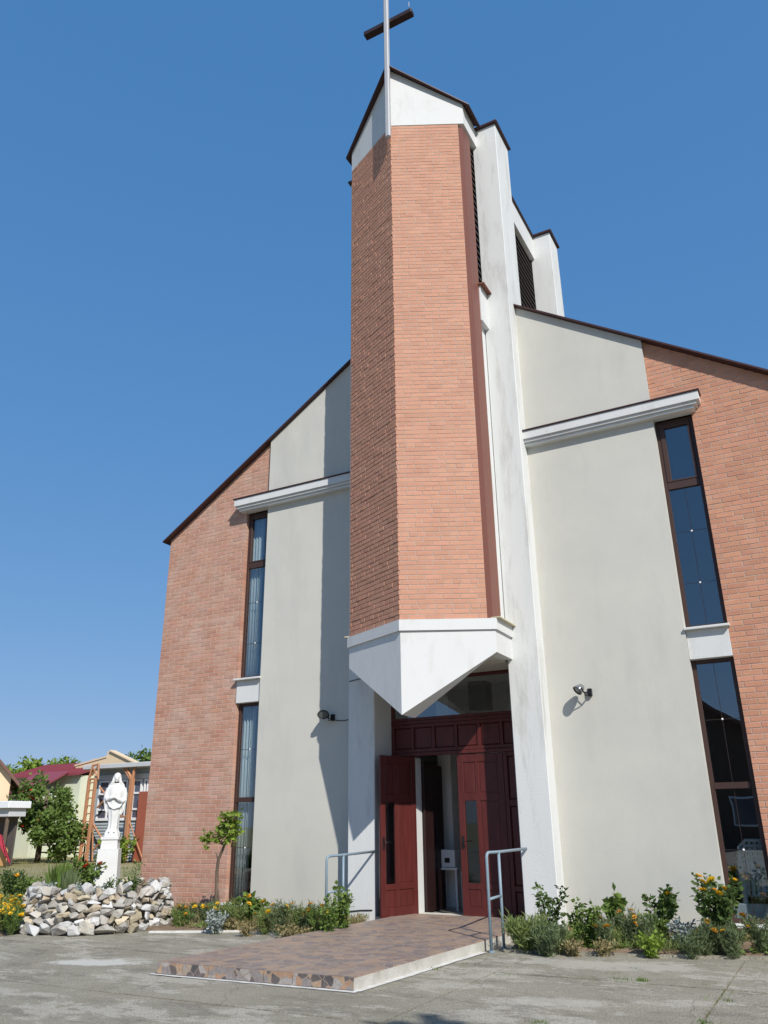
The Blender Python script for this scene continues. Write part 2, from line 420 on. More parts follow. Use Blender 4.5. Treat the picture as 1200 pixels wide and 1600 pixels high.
# ---- nave shell: side, back, roof, floor, inner walls keep the inside dark
D = 14.0
for s in (1, -1):
    mb = MB(); mb.box((min(s * W, s * (W - .3)), YB + .345, -.05), (max(s * W, s * (W - .3)), D, roofz(W) - .02)); mb.build('side_wall', m_brickL, church)
    mb = MB(); mb.box((min(s * (P2 - .1), s * A), .405, 8.0), (max(s * (P2 - .1), s * A), .5, 8.1))
    # roof slope
    mb = MB(); x0, x1 = 1.5, W + .11
    poly = [(s * x0, -.09, roofz(x0) + .028), (s * x1, -.09, roofz(x1) + .028), (s * x1, -.09, roofz(x1) - .008), (s * x0, -.09, roofz(x0) - .008)]
    if s > 0: poly = poly[::-1]
    mb.prism(poly, (0, D + .3, 0)); rf = mb.build('roof', m_roof, church)
    # standing seams
    for i in range(12):
        y = .35 + i * 1.1
        pass
mb = MB()
mb.prism([(1.5, 4.4, roofz(1.5) + .05), (0, 4.4, ZR + .05), (-1.5, 4.4, roofz(1.5) + .05), (-1.5, 4.4, roofz(1.5) - .01), (0, 4.4, ZR - .01), (1.5, 4.4, roofz(1.5) - .01)], (0, D - 4.2, 0))
mb.build('roof', m_roof, church)
mb = MB(); mb.prism([(-W, D, -.05), (W, D, -.05), (W, D, roofz(W)), (0, D, ZR), (-W, D, roofz(W))][::-1], (0, .3, 0)); mb.build('back_wall', m_brickL, church)
mb = MB(); mb.box((-W + .3, .3, -.06), (W - .3, D, .09)); mb.build('nave_floor', m_floor, church)
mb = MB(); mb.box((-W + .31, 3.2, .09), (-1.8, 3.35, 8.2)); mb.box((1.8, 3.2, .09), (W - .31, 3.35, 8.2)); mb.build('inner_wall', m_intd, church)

# ---- pillars
for s in (1, -1):
    for y0, y1 in ((-PD, PB), (RF, RB)):
        zb = -.05 if y0 < 0 else 10.5
        mb = MB(); mb.bbox((s * P1, y0, zb), (s * P2, y1, ZP), .012); po = mb.build('pillar', m_pillar, church)
        mb = MB(); o = .06
        mb.bbox((s * (P1 - .03), y0 - o, ZP + .002), (s * (P2 + o), y1 + o, ZP + .055), .006); mb.build('cap', m_roof, po)
ca, cb = onY(546, 1424, -PD), onY(582, 1422, -PD); MB().tube([(ca.x, -PD - .008, ca.z), ((ca.x + cb.x) / 2, -PD - .008, cb.z - .01), (min(cb.x, -P1), -PD - .008, cb.z)], .009, 6).build('cable', m_black, church)
ca, cb = onY(546, 1065, -PD), onY(566, 1060, -PD); MB().tube([(ca.x, -PD - .008, ca.z), (cb.x, -PD - .008, cb.z)], .007, 6).build('cable', m_black, church)
# ---- brown metal columns at the ends of the prow
for s in (1, -1):
    ud = Vector((s * w_, a_ - c_, 0)) / L_; nr = Vector((s * (a_ - c_), -w_, 0)) / L_
    UL = 1.432 if s > 0 else 1.52
    e = Vector((0, -a_, 0)) + ud * (UL + .002) - nr * .03
    p1 = e; p2 = Vector((s * (w_ - .03), e.y + .02, 0)); p3 = Vector((s * (w_ - .03), -.70, 0)); p4 = Vector((e.x, -.70, 0))
    poly = [p1, p2, p3, p4]
    if s < 0: poly = poly[::-1]
    mb = MB(); mb.prism([p + Vector((0, 0, Z1B - .10)) for p in poly], (0, 0, Z0B - Z1B + .06)); mb.build('metal_column', m_brown, church)

# ---- tower: white boxes spanning from prow to pillar, top band, roof
def vwall(z_of, z_lo_of, off, th, name, m, parent=church):
    """V-shaped slab with side returns; z_of/z_lo_of give top/bottom at apex, corner"""
    mb = MB()
    for s in (1, -1):
        nr = Vector((s * (a_ - c_), -w_, 0)) / L_
        apx = Vector((0, -a_ - off * L_ / w_, 0)); k = off
        cor = Vector((s * (w_ + k), -c_ - off * .45, 0))
        end = Vector((s * (w_ + k), -PD + .03, 0))
        apx2 = Vector((0, -a_ + th * L_ / w_, 0)); cor2 = Vector((s * (w_ - th), -c_ + th * .45, 0)); end2 = Vector((s * (w_ - th), -PD + .03, 0))
        zt, zb = z_of, z_lo_of
        def quad(p, q, p2, q2, t0, t1, b0, b1):
            v = [p + Vector((0, 0, t0)), q + Vector((0, 0, t1)), q + Vector((0, 0, b1)), p + Vector((0, 0, b0)),
                 p2 + Vector((0, 0, t0)), q2 + Vector((0, 0, t1)), q2 + Vector((0, 0, b1)), p2 + Vector((0, 0, b0))]
            f = [(3, 2, 1, 0), (4, 5, 6, 7), (0, 1, 5, 4), (2, 3, 7, 6), (1, 2, 6, 5)]
            if s < 0: f = [g[::-1] for g in f]
            mb.add(v, f)
        quad(apx, cor, apx2, cor2, zt[0], zt[1], zb[0], zb[1]); quad(cor, end, cor2, end2, zt[1], zt[1], zb[1], zb[1])
    return mb.build(name, m, parent)
band = vwall((17.06, 16.0), (Z1B, Z1B), .0, .25, 'tower_band', m_white)
base = vwall((4.47, 4.47), (3.134, 4.104), .0, .42, 'entrance_canopy', m_white)
vwall((4.655, 4.655), (4.472, 4.472), .035, .2, 'canopy_lip', m_white)
for s in (1, -1):
    # mid box
    mb = MB(); mb.bbox((s * 1.1, -.72, 10.69), (s * w_, -PD + .02, 11.52), .005); bo = mb.build('tower_box', m_white, church)
    mb = MB(); poly = [(s * 1.1, -.76, 11.60), (s * (w_ + .10), -.76, 11.53), (s * (w_ + .10), -.76, 11.50), (s * 1.1, -.76, 11.57)]
    if s > 0: poly = poly[::-1]
    mb.prism(poly, (0, .46, 0)); mb.build('cover_flashing', m_brown, bo)
    # cream tin sill over the canopy returns
    mb = MB(); mb.bbox((s * 1.24, -1.10, 4.657), (s * (w_ + .10), -PD + .01, 4.682), .004); mb.build('tin_sill', m_tin, church)
    # eave beams between the pillars and louvres
    mb = MB(); mb.bbox((s * 1.0, PB - .01, 15.22), (s * w_, RF + .01, 15.90), .004); be = mb.build('eave_beam', m_white, church)
    mb = MB(); mb.bbox((s * 1.0, PB, 15.902), (s * (w_ + .05), RF, 15.935), .004); mb.build('cover_flashing', m_roof, be)
    for y0, y1, z0, z1 in ((PB, RF, 11.0, 15.25), (-.70, -PD + .02, 11.55, 15.5)):
        mb = MB(); mb.box((min(s * 1.18, s * 1.19), y0, z0), (max(s * 1.18, s * 1.19), y1, z1)); lv = mb.build('louvre', m_black, church)
        z = z0 + .05; sm = None
        while z < z1:
            if sm is None:
                q = MB(); v = [(s * .0, 0, .055), (s * .10, 0, -.045), (s * .10, 0, -.018), (s * 0, 0, .082)]
                if s > 0: v = v[::-1]
                q.prism([Vector(t) for t in v], (0, y1 - y0, 0)); sm = q.mesh('slat', m_slat)
            link('slat', sm, lv, (s * 1.195, y0, z)); z += .165
    # white infill and the dark slit left of it under the mid box
    mb = MB(); mb.box((min(s * 1.17, s * 1.2), -.70, 4.70), (max(s * 1.17, s * 1.2), -PD + .02, 10.7)); mb.build('glazing_strip', m_frame, church)
    mb = MB(); mb.bbox((s * 1.21, -.655, 4.685), (s * 1.285, -PD + .03, 10.688), .004); mb.build('infill_panel', m_pillar, church)
# tower roof (gable, ridge running back)
mb = MB(); rz0, sl_ = 17.10, .766
for s in (1, -1):
    ov = .15
    ax, ay = 0, -a_ - .17
    cx_, cy_ = s * (w_ + ov), -c_ - .02
    bx, by = s * (w_ + ov), RB + .1
    zc = rz0 - sl_ * (w_ + ov)
    v = [(0, ay, rz0), (cx_, cy_, zc), (bx if False else s * (w_ + ov), -.42, zc), (s * 1.28, -.42, rz0 - sl_ * 1.28), (s * 1.28, by, rz0 - sl_ * 1.28), (0, by, rz0)]
    v = [Vector(p) for p in v]
    if s > 0: pass
    else: v = v[::-1]
    mb.prism(v, (0, 0, -.026))
mb.build('tower_roof', m_roof, church)
# added solid black tower core fills the inside between the louvres
mb = MB(); mb.box((-1.1, -.6, 4.8), (1.1, 4.2, 15.6)); mb.build('black_core', m_black, church)
mb = MB(); mb.box((-1.28, 4.05, 10.5), (1.28, 4.28, 16.0)); mb.build('tower_back_wall', m_white, church)

# ---- cross on the prow edge
xr = link('cross', None, church, (0, -a_ - .10, 0)); 
mb = MB(); mb.bbox((-.055, -.08, 14.99), (.055, .02, 20.2), .02); mb.build('upright', m_galv, xr)
mb = MB(); mb.bbox((-.61, .0, 18.44), (.61, .16, 18.56), .008); mb.build('arm', m_rust, xr)
mb = MB()
for x in (-.07, .55): mb.tube([(x, .03, 18.65), (x, .03, 18.80)], .008, 6)
mb.build('hook', m_galv, xr)

# ---- entrance: soffit, door wall, doors
YD = .30; ZT = .095
mb = MB(); mb.prism([(-1.25, -PD - .03, 4.07), (1.25, -PD - .03, 4.07), (1.25, .38, 4.07), (-1.25, .38, 4.07)][::-1], (0, 0, .4))
mb.prism([(-1.2, -c_ + .05, 4.10), (0, -a_ + .25, 4.10), (1.2, -c_ + .05, 4.10), (1.2, -PD - .035, 4.10), (-1.2, -PD - .035, 4.10)][::-1], (0, 0, .35))
mb.build('porch_soffit', m_stucco, church)
ds = link('door_surround', None, church)
def rect_frame(mb, x0, x1, z0, z1, y, k, d=.05, kb=None):
    kb = k if kb is None else kb
    mb.bbox((x0, y, z0), (x0 + k, y + d, z1), .005); mb.bbox((x1 - k, y, z0), (x1, y + d, z1), .005)
    mb.bbox((x0 + k, y + .001, z0), (x1 - k, y + d, z0 + kb), .005); mb.bbox((x0 + k, y + .001, z1 - k), (x1 - k, y + d, z1), .005)
def panel(mb, x0, x1, z0, z1, y):
    """raised and fielded panel"""
    g = .022
    mb.box((x0, y + .016, z0), (x1, y + .03, z1))
    v = [(x0 + .004, y + .0158, z0 + .004), (x1 - .004, y + .0158, z0 + .004), (x1 - .004, y + .0158, z1 - .004), (x0 + .004, y + .0158, z1 - .004),
         (x0 + g, y + .004, z0 + g), (x1 - g, y + .004, z0 + g), (x1 - g, y + .004, z1 - g), (x0 + g, y + .004, z1 - g)]
    mb.add(v, [(4, 5, 6, 7), (0, 1, 5, 4), (1, 2, 6, 5), (2, 3, 7, 6), (3, 0, 4, 7)])
# side lights: full height panelled parts
mb = MB()
for s in (1, -1):
    x0, x1 = (.862, P1) if s > 0 else (-P1, -.862)
    rect_frame(mb, x0, x1, ZT, 2.675, YD, .07, .07)
    mb.bbox((x0 + .07, YD + .003, 1.80), (x1 - .07, YD + .06, 1.90), .004); mb.bbox((x0 + .07, YD + .003, .50), (x1 - .07, YD + .06, .58), .004)
mb.bbox((-P1, YD - .012, 2.677), (P1, YD + .07, 2.74), .008)
rect_frame(mb, -P1, P1, 2.742, 3.24, YD, .06, .07)
for x in (-.86, -.44, 0, .44, .86): mb.bbox((x - .03, YD + .002, 2.802), (x + .03, YD + .06, 3.18), .004)
mb.bbox((-P1, YD - .008, 3.242), (P1, YD + .07, 3.30), .006)
rect_frame(mb, -P1, P1, 3.302, 4.066, YD, .055, .07)
mb.build('door_frame', m_door, ds)
for s in (1, -1):
    x0, x1 = (.932, P1 - .07) if s > 0 else (-P1 + .07, -.932)
    for z0, z1 in ((ZT + .07, .50), (.58, 1.80), (1.90, 2.605)):
        mb = MB(); panel(mb, x0, x1, z0, z1, YD + .02); mb.build('panel', m_door, ds)
xs = [-P1 + .06, -.89, -.83, -.47, -.41, -.03, .03, .41, .47, .83, .89, P1 - .06]
for i in range(0, 12, 2):
    mb = MB(); panel(mb, xs[i], xs[i + 1], 2.802, 3.18, YD + .02); mb.build('panel', m_door, ds)
mb = MB(); mb.box((-P1 + .05, YD + .03, 3.35), (P1 - .05, YD + .036, 4.02)); mb.build('transom_pane', m_glass, ds)
mb = MB(); mb.bbox((-.905, YD + .08, ZT), (-.855, YD + .32, 2.66)); mb.bbox((.86, YD + .08, ZT), (.91, YD + .32, 2.66)); mb.build('jamb', m_white, ds)
mb = MB(); mb.bbox((-.90, YD - .06, ZT - .03), (.9, YD + .3, ZT + .02), .008); mb.build('threshold', m_stucco, ds)
def leaf(loc, rz, mirror):
    """leaf in local coords: hinge at x=0, free edge at x=.855 (mirror: -x)"""
    lf = link('door', None, church, loc); lf.rotation_euler.z = rz
    k = 1 if not mirror else -1; T = .05
    def X(a, b): return (a, b) if k > 0 else (-b, -a)
    mb = MB(); w = .855; h = 2.545
    def bar(a, b, z0, z1, y=0): q = X(a, b); mb.bbox((q[0], y, z0), (q[1], y + T, z1), .004)
    bar(.002, .11, 0, h); bar(w - .11, w, 0, h); bar(.11, w - .11, 0, .13, .001); bar(.11, w - .11, h - .13, h, .001)
    bar(.11, w - .11, 1.78, 1.90, .001); bar(.11, w - .11, .40, .49, .001); bar(.455, .525, .13, h - .13, .0015)
    mb.build('leaf_frame', m_door, lf)
    for a, b, z0, z1 in ((.11, .455, .13, .40), (.525, w - .11, .13, .40), (.11, .455, .49, 1.78), (.11, .455, 1.90, h - .13), (.525, w - .11, 1.90, h - .13)):
        q = X(a, b)
        mb = MB(); panel(mb, q[0], q[1], z0, z1, .006)
        g = MB(); g.v = [(p[0], T - p[1], p[2]) for p in mb.v]; g.f = [f[::-1] for f in mb.f]
        mb.add(g.v, g.f); mb.build('panel', m_door, lf)
    q = X(.52, w - .105); mb = MB(); mb.box((q[0], .022, .485), (q[1], .027, 1.785)); mb.build('pane', m_glassd, lf)
    q = X(w - .075, w - .035); mb = MB(); mb.bbox((q[0], -.012, 1.02), (q[1], -.001, 1.22), .004); mb.bbox((q[0], T + .001, 1.02), (q[1], T + .012, 1.22), .004)
    cxh = (q[0] + q[1]) / 2
    for y, s in ((-.012, -1), (T + .012, 1)):
        mb.tube([(cxh, y, 1.14), (cxh, y + s * .04, 1.14), (cxh - k * .02, y + s * .05, 1.14), (cxh - k * .12, y + s * .05, 1.135)], .008, 6)
    mb.build('handle', m_black, lf)
    return lf
leaf((.858, YD + .005, ZT + .02), 0, True)['label'] = 'closed wine red leaf with a narrow glass light'
leaf((-.858, YD + .02, ZT + .02), -R_(109), False)['label'] = 'open wine red leaf swung outwards'
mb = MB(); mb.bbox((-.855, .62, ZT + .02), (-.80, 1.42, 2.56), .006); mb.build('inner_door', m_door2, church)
# vestibule
mb = MB(); mb.box((-1.75, .66, .09), (-1.65, 3.1, 4.1)); mb.box((1.3, .66, .09), (1.4, 3.1, 4.1)); mb.box((-1.75, 3.1, .09), (1.4, 3.2, 4.1)); mb.box((-1.75, .66, 4.1), (1.4, 3.2, 4.2)); mb.build('vestibule_wall', m_intw, church)
mb = MB(); va, vb = onY(687, 1300, 1.75).x, onY(708, 1300, 1.75).x; mb.bbox((va, 1.75, .09), (vb, 3.1, 4.1)); mb.build('vestibule_pier', m_intw, church)
mb = MB(); mb.bbox((.2, .5, 3.45), (.55, .8, 3.95), .01); mb.build('loudspeaker_box', m_black, church)

# ------------------------------------------------------------------ ground
def ground_mat():
    m = bpy.data.materials.new('concrete'); m.use_nodes = True
    t = m.node_tree; N = t.nodes; L = t.links; b = N['Principled BSDF']; b.inputs['Roughness'].default_value = .9
    b.inputs['Specular IOR Level'].default_value = .25
    geo = N.new('ShaderNodeNewGeometry')
    def nz(s, d=8, r=.65, off=(0, 0, 0), sc_=(1, 1, 1)):
        mp = N.new('ShaderNodeMapping'); mp.inputs['Location'].default_value = off; mp.inputs['Scale'].default_value = sc_
        L.new(geo.outputs['Position'], mp.inputs[0])
        n = N.new('ShaderNodeTexNoise'); n.inputs['Scale'].default_value = s; n.inputs['Detail'].default_value = d; n.inputs['Roughness'].default_value = r
        L.new(mp.outputs[0], n.inputs['Vector']); return n.outputs[0]
    def ramp(i, a, bb):
        r = N.new('ShaderNodeValToRGB'); r.color_ramp.elements[0].position = a; r.color_ramp.elements[1].position = bb; L.new(i, r.inputs[0]); return r.outputs[0]
    def mix(f, A_, B_, amt=1):
        if amt != 1:
            mu = N.new('ShaderNodeMath'); mu.operation = 'MULTIPLY'; mu.inputs[1].default_value = amt; L.new(f, mu.inputs[0]); f = mu.outputs[0]
        x = N.new('ShaderNodeMix'); x.data_type = 'RGBA'; L.new(f, x.inputs['Factor'])
        for k, v in (('A', A_), ('B', B_)):
            if isinstance(v, tuple): x.inputs[k].default_value = (*v, 1)
            else: L.new(v, x.inputs[k])
        return x.outputs['Result']
    c = mix(ramp(nz(.55, 9, .7), .38, .62), (.255, .235, .178), (.335, .31, .24))
    c = mix(ramp(nz(.8, 9, .75, (5, 2, 0), (1, 1.8, 1)), .53, .55), c, (.46, .43, .36), .8)
    c = mix(ramp(nz(1.1, 10, .78, (11, 4, 0), (1, 2.2, 1)), .535, .59), c, (.15, .136, .108), .55)
    c = mix(ramp(nz(3.2, 9, .75, (1, 9, 0)), .55, .62), c, (.40, .37, .30), .55)
    c = mix(ramp(nz(4.5, 8, .75, (8, 3, 0)), .56, .66), c, (.15, .138, .11), .4)
    c = mix(ramp(nz(55, 3, .6), .46, .68), c, (.10, .09, .075), .7)
    c = mix(ramp(nz(90, 2, .6, (3, 1, 0)), .56, .72), c, (.50, .47, .40), .6)
    # worn-off whitewash splash on the yard
    for (cx0, cy0, sx0, sy0) in ((-2.62, -5.08, .62, .26), (3.1, -2.75, 1.1, .32), (3.2, -4.95, .5, .22)):
        ds_ = N.new('ShaderNodeMapping'); ds_.vector_type = 'TEXTURE'; ds_.inputs['Location'].default_value = (cx0, cy0, 0); ds_.inputs['Scale'].default_value = (sx0, sy0, 1); ds_.inputs['Rotation'].default_value = (0, 0, .35 if cx0 < 0 else .12)
        L.new(geo.outputs['Position'], ds_.inputs[0]); ln = N.new('ShaderNodeVectorMath'); ln.operation = 'LENGTH'; L.new(ds_.outputs[0], ln.inputs[0])
        ns = nz(3.5, 9, .72, (cx0, 3, 0)); ad = N.new('ShaderNodeMath'); ad.operation = 'MULTIPLY_ADD'; ad.inputs[1].default_value = -2.6; L.new(ns, ad.inputs[0]); L.new(ln.outputs['Value'], ad.inputs[2])
        iv = N.new('ShaderNodeMapRange'); iv.inputs['From Min'].default_value = -.55; iv.inputs['From Max'].default_value = -.25; iv.inputs['To Min'].default_value = 1; iv.inputs['To Max'].default_value = 0; L.new(ad.outputs[0], iv.inputs[0])
        c = mix(iv.outputs[0], c, (.56, .55, .50) if cx0 < 0 else (.46, .435, .37), .8 if cx0 < 0 else .6)
    mpw = N.new('ShaderNodeMapping'); nwc = N.new('ShaderNodeTexNoise'); nwc.inputs['Scale'].default_value = 2.2; nwc.inputs['Detail'].default_value = 6
    L.new(geo.outputs['Position'], nwc.inputs['Vector']); mv = N.new('ShaderNodeMix'); mv.data_type = 'VECTOR'; mv.inputs['Factor'].default_value = .22
    L.new(geo.outputs['Position'], mv.inputs['A']); L.new(nwc.outputs['Color'], mv.inputs['B'])
    vo = N.new('ShaderNodeTexVoronoi'); vo.feature = 'DISTANCE_TO_EDGE'; vo.inputs['Scale'].default_value = .42; L.new(mv.outputs['Result'], vo.inputs['Vector'])
    lt = N.new('ShaderNodeMath'); lt.operation = 'LESS_THAN'; lt.inputs[1].default_value = .0014; L.new(vo.outputs['Distance'], lt.inputs[0])
    c = mix(lt.outputs[0], c, (.12, .11, .085), .6)
    L.new(c, b.inputs['Base Color'])
    bp = N.new('ShaderNodeBump'); bp.inputs['Strength'].default_value = .9; bp.inputs['Distance'].default_value = .012
    L.new(nz(45, 6, .7), bp.inputs['Height']); L.new(bp.outputs[0], b.inputs['Normal'])
    return m
m_conc = ground_mat()
m_soil = mat('soil', (.22, .155, .10), .95, .7, 6, (.13, .09, .06), .8, 30)
m_grassg = mat('dry_grass_ground', (.235, .215, .095), .95, .8, .6, (.36, .29, .17), .6, 25, stain=(.12, .16, .05), stain_amt=.6, stain_scale=.35)
m_lime = mat('whitewash', (.66, .66, .64), .85, .7, 9, (.42, .40, .36), .3, 40)
S = 900
MB().add([(-S, -S, -.05), (S, -S, -.05), (S, S, -.05), (-S, S, -.05)], [(0, 1, 2, 3)]).build('ground', m_grassg, kind='structure')
# pavement slabs with open joints
pv = MB().add([(-30, -40, -.03), (30, -40, -.03), (30, .5, -.03), (-30, .5, -.03)], [(0, 1, 2, 3)]).build('pavement', m_soil, kind='structure')
rg = random.Random(3)
xsL = [-30, -19, -10.7, -8.3, -5.9, -3.3, -.9, 2.10, 4.48, 6.9, 9.3, 14, 20, 30]
def slab(x0, x1, y0, y1):
    bm = bmesh.new(); g = .011
    n = 8; vs = []
    def edge(p, q):
        return [(p[0] + (q[0] - p[0]) * i / n + rg.uniform(-1, 1) * .005, p[1] + (q[1] - p[1]) * i / n + rg.uniform(-1, 1) * .005) for i in range(n)]
    gy = .022
    c = [(x0 + g, y0 + gy), (x1 - g, y0 + gy), (x1 - g, y1 - gy), (x0 + g, y1 - gy)]
    ring = edge(c[0], c[1]) + edge(c[1], c[2]) + edge(c[2], c[3]) + edge(c[3], c[0])
    dz = rg.uniform(-.006, 0)
    v = [bm.verts.new((x, y, dz)) for x, y in ring]; f = bm.faces.new(v)
    r = bmesh.ops.extrude_face_region(bm, geom=[f]); 
    for e in r['geom']:
        if isinstance(e, bmesh.types.BMVert): e.co.z -= .045
    MB().bm(bm).build('concrete_slab', m_conc, pv)
rowsR = [(-40, -22), (-22, -14), (-14, -9.2), (-9.2, -6.4), (-6.4, -3.72), (-3.72, 0.05)]
for i in range(len(xsL) - 1):
    for y0, y1 in rowsR:
        if xsL[i + 1] <= -.8 and y1 > 0: y0, y1 = -4.15, -1.9
        if y0 == -6.4 and xsL[i + 1] <= -.8: y1 = -4.15
        if y0 == -3.72: y0 = -3.72; 
        if xsL[i + 1] <= -5.9 and y1 == -1.9: continue
        if abs(xsL[i]) > 12 and xsL[i] < 0 and y1 > -9: continue
        slab(xsL[i], xsL[i + 1], y0, y1)

# ---- entrance platform
q = [Vector((-1.30, -5.41, 0)), Vector((1.225, -5.33, 0)), Vector((1.53, -.36, 0)), Vector((-1.02, -.36, 0))]
HT = .125
plat = thing('entrance_platform', (0, 0, 0), 'low entrance platform paved with brown stone-pattern tiles before the church door', 'platform')
mb = MB(); mb.prism([p + Vector((0, 0, HT - .012)) for p in q], (0, 0, -HT - .02)); 
mb.prism([Vector((-1.28, -.36, HT - .014)), Vector((1.28, -.36, HT - .014)), Vector((1.28, YD - .062, HT - .014)), Vector((-1.28, YD - .062, HT - .014))], (0, 0, -.14)); mb.build('slab', mat('raw_concrete', (.52, .50, .45), .9, .6, 5, (.36, .34, .29), .4, 40, stain=(.22, .21, .17), stain_amt=.6, stain_scale=3), plat)
def tile_mat(name, cols, scale, stretch):
    m = bpy.data.materials.new(name); m.use_nodes = True
    t = m.node_tree; N = t.nodes; L = t.links; b = N['Principled BSDF']; b.inputs['Roughness'].default_value = .55
    geo = N.new('ShaderNodeNewGeometry'); mp = N.new('ShaderNodeMapping'); mp.inputs['Scale'].default_value = stretch
    nw = N.new('ShaderNodeTexNoise'); nw.inputs['Scale'].default_value = 6; L.new(geo.outputs['Position'], nw.inputs['Vector'])
    mxv = N.new('ShaderNodeMix'); mxv.data_type = 'VECTOR'; mxv.inputs['Factor'].default_value = .06
    L.new(geo.outputs['Position'], mxv.inputs['A']); L.new(nw.outputs['Color'], mxv.inputs['B'])
    L.new(mxv.outputs['Result'], mp.inputs[0])
    vo = N.new('ShaderNodeTexVoronoi'); vo.inputs['Scale'].default_value = scale; L.new(mp.outputs[0], vo.inputs['Vector'])
    rp = N.new('ShaderNodeValToRGB'); rp.color_ramp.interpolation = 'CONSTANT'
    e = rp.color_ramp.elements; e[0].color = (*cols[0], 1); e[0].position = 0; e[1].color = (*cols[1], 1); e[1].position = 1 / len(cols)
    for i, c in enumerate(cols[2:]):
        k = e.new((i + 2) / len(cols)); k.color = (*c, 1)
    sp = N.new('ShaderNodeSeparateColor'); L.new(vo.outputs['Color'], sp.inputs[0]); L.new(sp.outputs[0], rp.inputs[0])
    ve = N.new('ShaderNodeTexVoronoi'); ve.feature = 'DISTANCE_TO_EDGE'; ve.inputs['Scale'].default_value = scale; L.new(mp.outputs[0], ve.inputs['Vector'])
    st = N.new('ShaderNodeMath'); st.operation = 'LESS_THAN'; st.inputs[1].default_value = .035; L.new(ve.outputs['Distance'], st.inputs[0])
    n2 = N.new('ShaderNodeTexNoise'); n2.inputs['Scale'].default_value = 25; L.new(geo.outputs['Position'], n2.inputs['Vector'])
    hs = N.new('ShaderNodeHueSaturation'); L.new(rp.outputs[0], hs.inputs['Color'])
    mr = N.new('ShaderNodeMapRange'); mr.inputs['To Min'].default_value = .6; mr.inputs['To Max'].default_value = 1.4; L.new(n2.outputs[0], mr.inputs[0]); L.new(mr.outputs[0], hs.inputs['Value'])
    x = N.new('ShaderNodeMix'); x.data_type = 'RGBA'; L.new(st.outputs[0], x.inputs['Factor']); L.new(hs.outputs[0], x.inputs['A']); x.inputs['B'].default_value = (.30, .24, .19, 1)
    L.new(x.outputs['Result'], b.inputs['Base Color']); return m
m_tile = tile_mat('stone_tile', [(.285, .20, .15), (.23, .172, .143), (.335, .232, .168), (.20, .16, .147), (.31, .22, .165), (.25, .20, .175)], 7.5, (1, 1, 1))
m_tiler = tile_mat('stone_tile_riser', [(.36, .22, .14), (.24, .21, .20), (.09, .08, .08), (.33, .26, .20), (.34, .31, .29), (.12, .10, .095), (.38, .26, .17)], 12.5, (1, 1, 1))
NU, NV = 7, 14
def bil(u, v): return (q[0] * (1 - u) + q[1] * u) * (1 - v) + (q[3] * (1 - u) + q[2] * u) * v
for i in range(NU):
    for j in range(NV):
        g = .006; c = [bil((i + g) / NU, (j + g) / NV), bil((i + 1 - g) / NU, (j + g) / NV), bil((i + 1 - g) / NU, (j + 1 - g) / NV), bil((i + g) / NU, (j + 1 - g) / NV)]
        o = sum(c, Vector()) / 4; dz = rg.uniform(-.0012, .0012)
        mb = MB(); mb.prism([p - o + Vector((0, 0, HT + dz)) for p in c], (0, 0, -.012)); mb.build('tile', m_tile, plat, loc=o)
for j in range(4):
    for i in range(7):
        x0 = -1.28 + i * 2.56 / 7; mb = MB()
        if j == 0: mb.bbox((x0 + .003, -.355, HT - .014), (x0 + 2.56 / 7 - .003, -.03, HT), .001)
        elif j == 1: mb.bbox((x0 + .003, -.025, HT - .014), (x0 + 2.56 / 7 - .003, YD - .065, HT), .001)
        else: continue
        mb.build('tile', m_tile, plat)
fd = (q[1] - q[0]).normalized(); fn = Vector((fd.y, -fd.x, 0)); FL = (q[1] - q[0]).length
for i in range(7):
    a = q[0] + fd * (i * FL / 7 + .006); b = q[0] + fd * ((i + 1) * FL / 7 - .006)
    mb = MB(); zz = Vector((0, 0, .012)); zt = Vector((0, 0, HT - .006))
    mb.prism([a + fn * .012 + zz, b + fn * .012 + zz, b + fn * .012 + zt, a + fn * .012 + zt], -fn * .012); mb.build('riser_tile', m_tiler, plat)
# whitewashed line round its foot
mb = MB()
def strip(a, b, w0, w1, z=.0055):
    d = (b - a).normalized(); n = Vector((d.y, -d.x, 0))
    k = 14; pts = []
    for i in range(k + 1):
        p = a + (b - a) * (i / k); pts.append((p, p + n * (w0 + (w1 - w0) * i / k + rg.uniform(-.012, .012))))
    for i in range(k):
        mb.add([Vector((*t.xy, z)) for t in (pts[i][0], pts[i][1], pts[i + 1][1], pts[i + 1][0])], [(0, 1, 2, 3)])
strip(q[0] - fd * .07, q[1] + fd * .05, .07, .075); strip(q[1], q[2] - (q[2] - q[1]) * .42, .075, .09)
mb.build('painted_line', m_lime, kind='structure')
# ---- flower beds (soil)
def soil_bed(poly, name, h=.07):
    bm = bmesh.new(); xs_ = [p[0] for p in poly]; ys_ = [p[1] for p in poly]
    st = .07; grid = {}
    def inside(x, y):
        r = False; j = len(poly) - 1
        for i in range(len(poly)):
            xi, yi = poly[i]; xj, yj = poly[j]
            if (yi > y) != (yj > y) and x < (xj - xi) * (y - yi) / (yj - yi) + xi: r = not r
            j = i
        return r
    nx = int((max(xs_) - min(xs_)) / st) + 1; ny = int((max(ys_) - min(ys_)) / st) + 1
    for i in range(nx + 1):
        for j in range(ny + 1):
            x = min(xs_) + i * st; y = min(ys_) + j * st
            if inside(x, y):
                grid[i, j] = bm.verts.new((x, y, .012 + h * (.4 + .6 * noise.noise((x * 2.3, y * 2.3, 0))) + .03 * noise.noise((x * 9, y * 9, 2))))
    for (i, j), v in list(grid.items()):
        k = [(i, j), (i + 1, j), (i + 1, j + 1), (i, j + 1)]
        if all(t in grid for t in k): bm.faces.new([grid[t] for t in k])
    for v in bm.verts:
        if v.is_boundary: v.co.z = -.012
    return MB().bm(bm).build(name, m_soil, smooth=True, kind='structure')
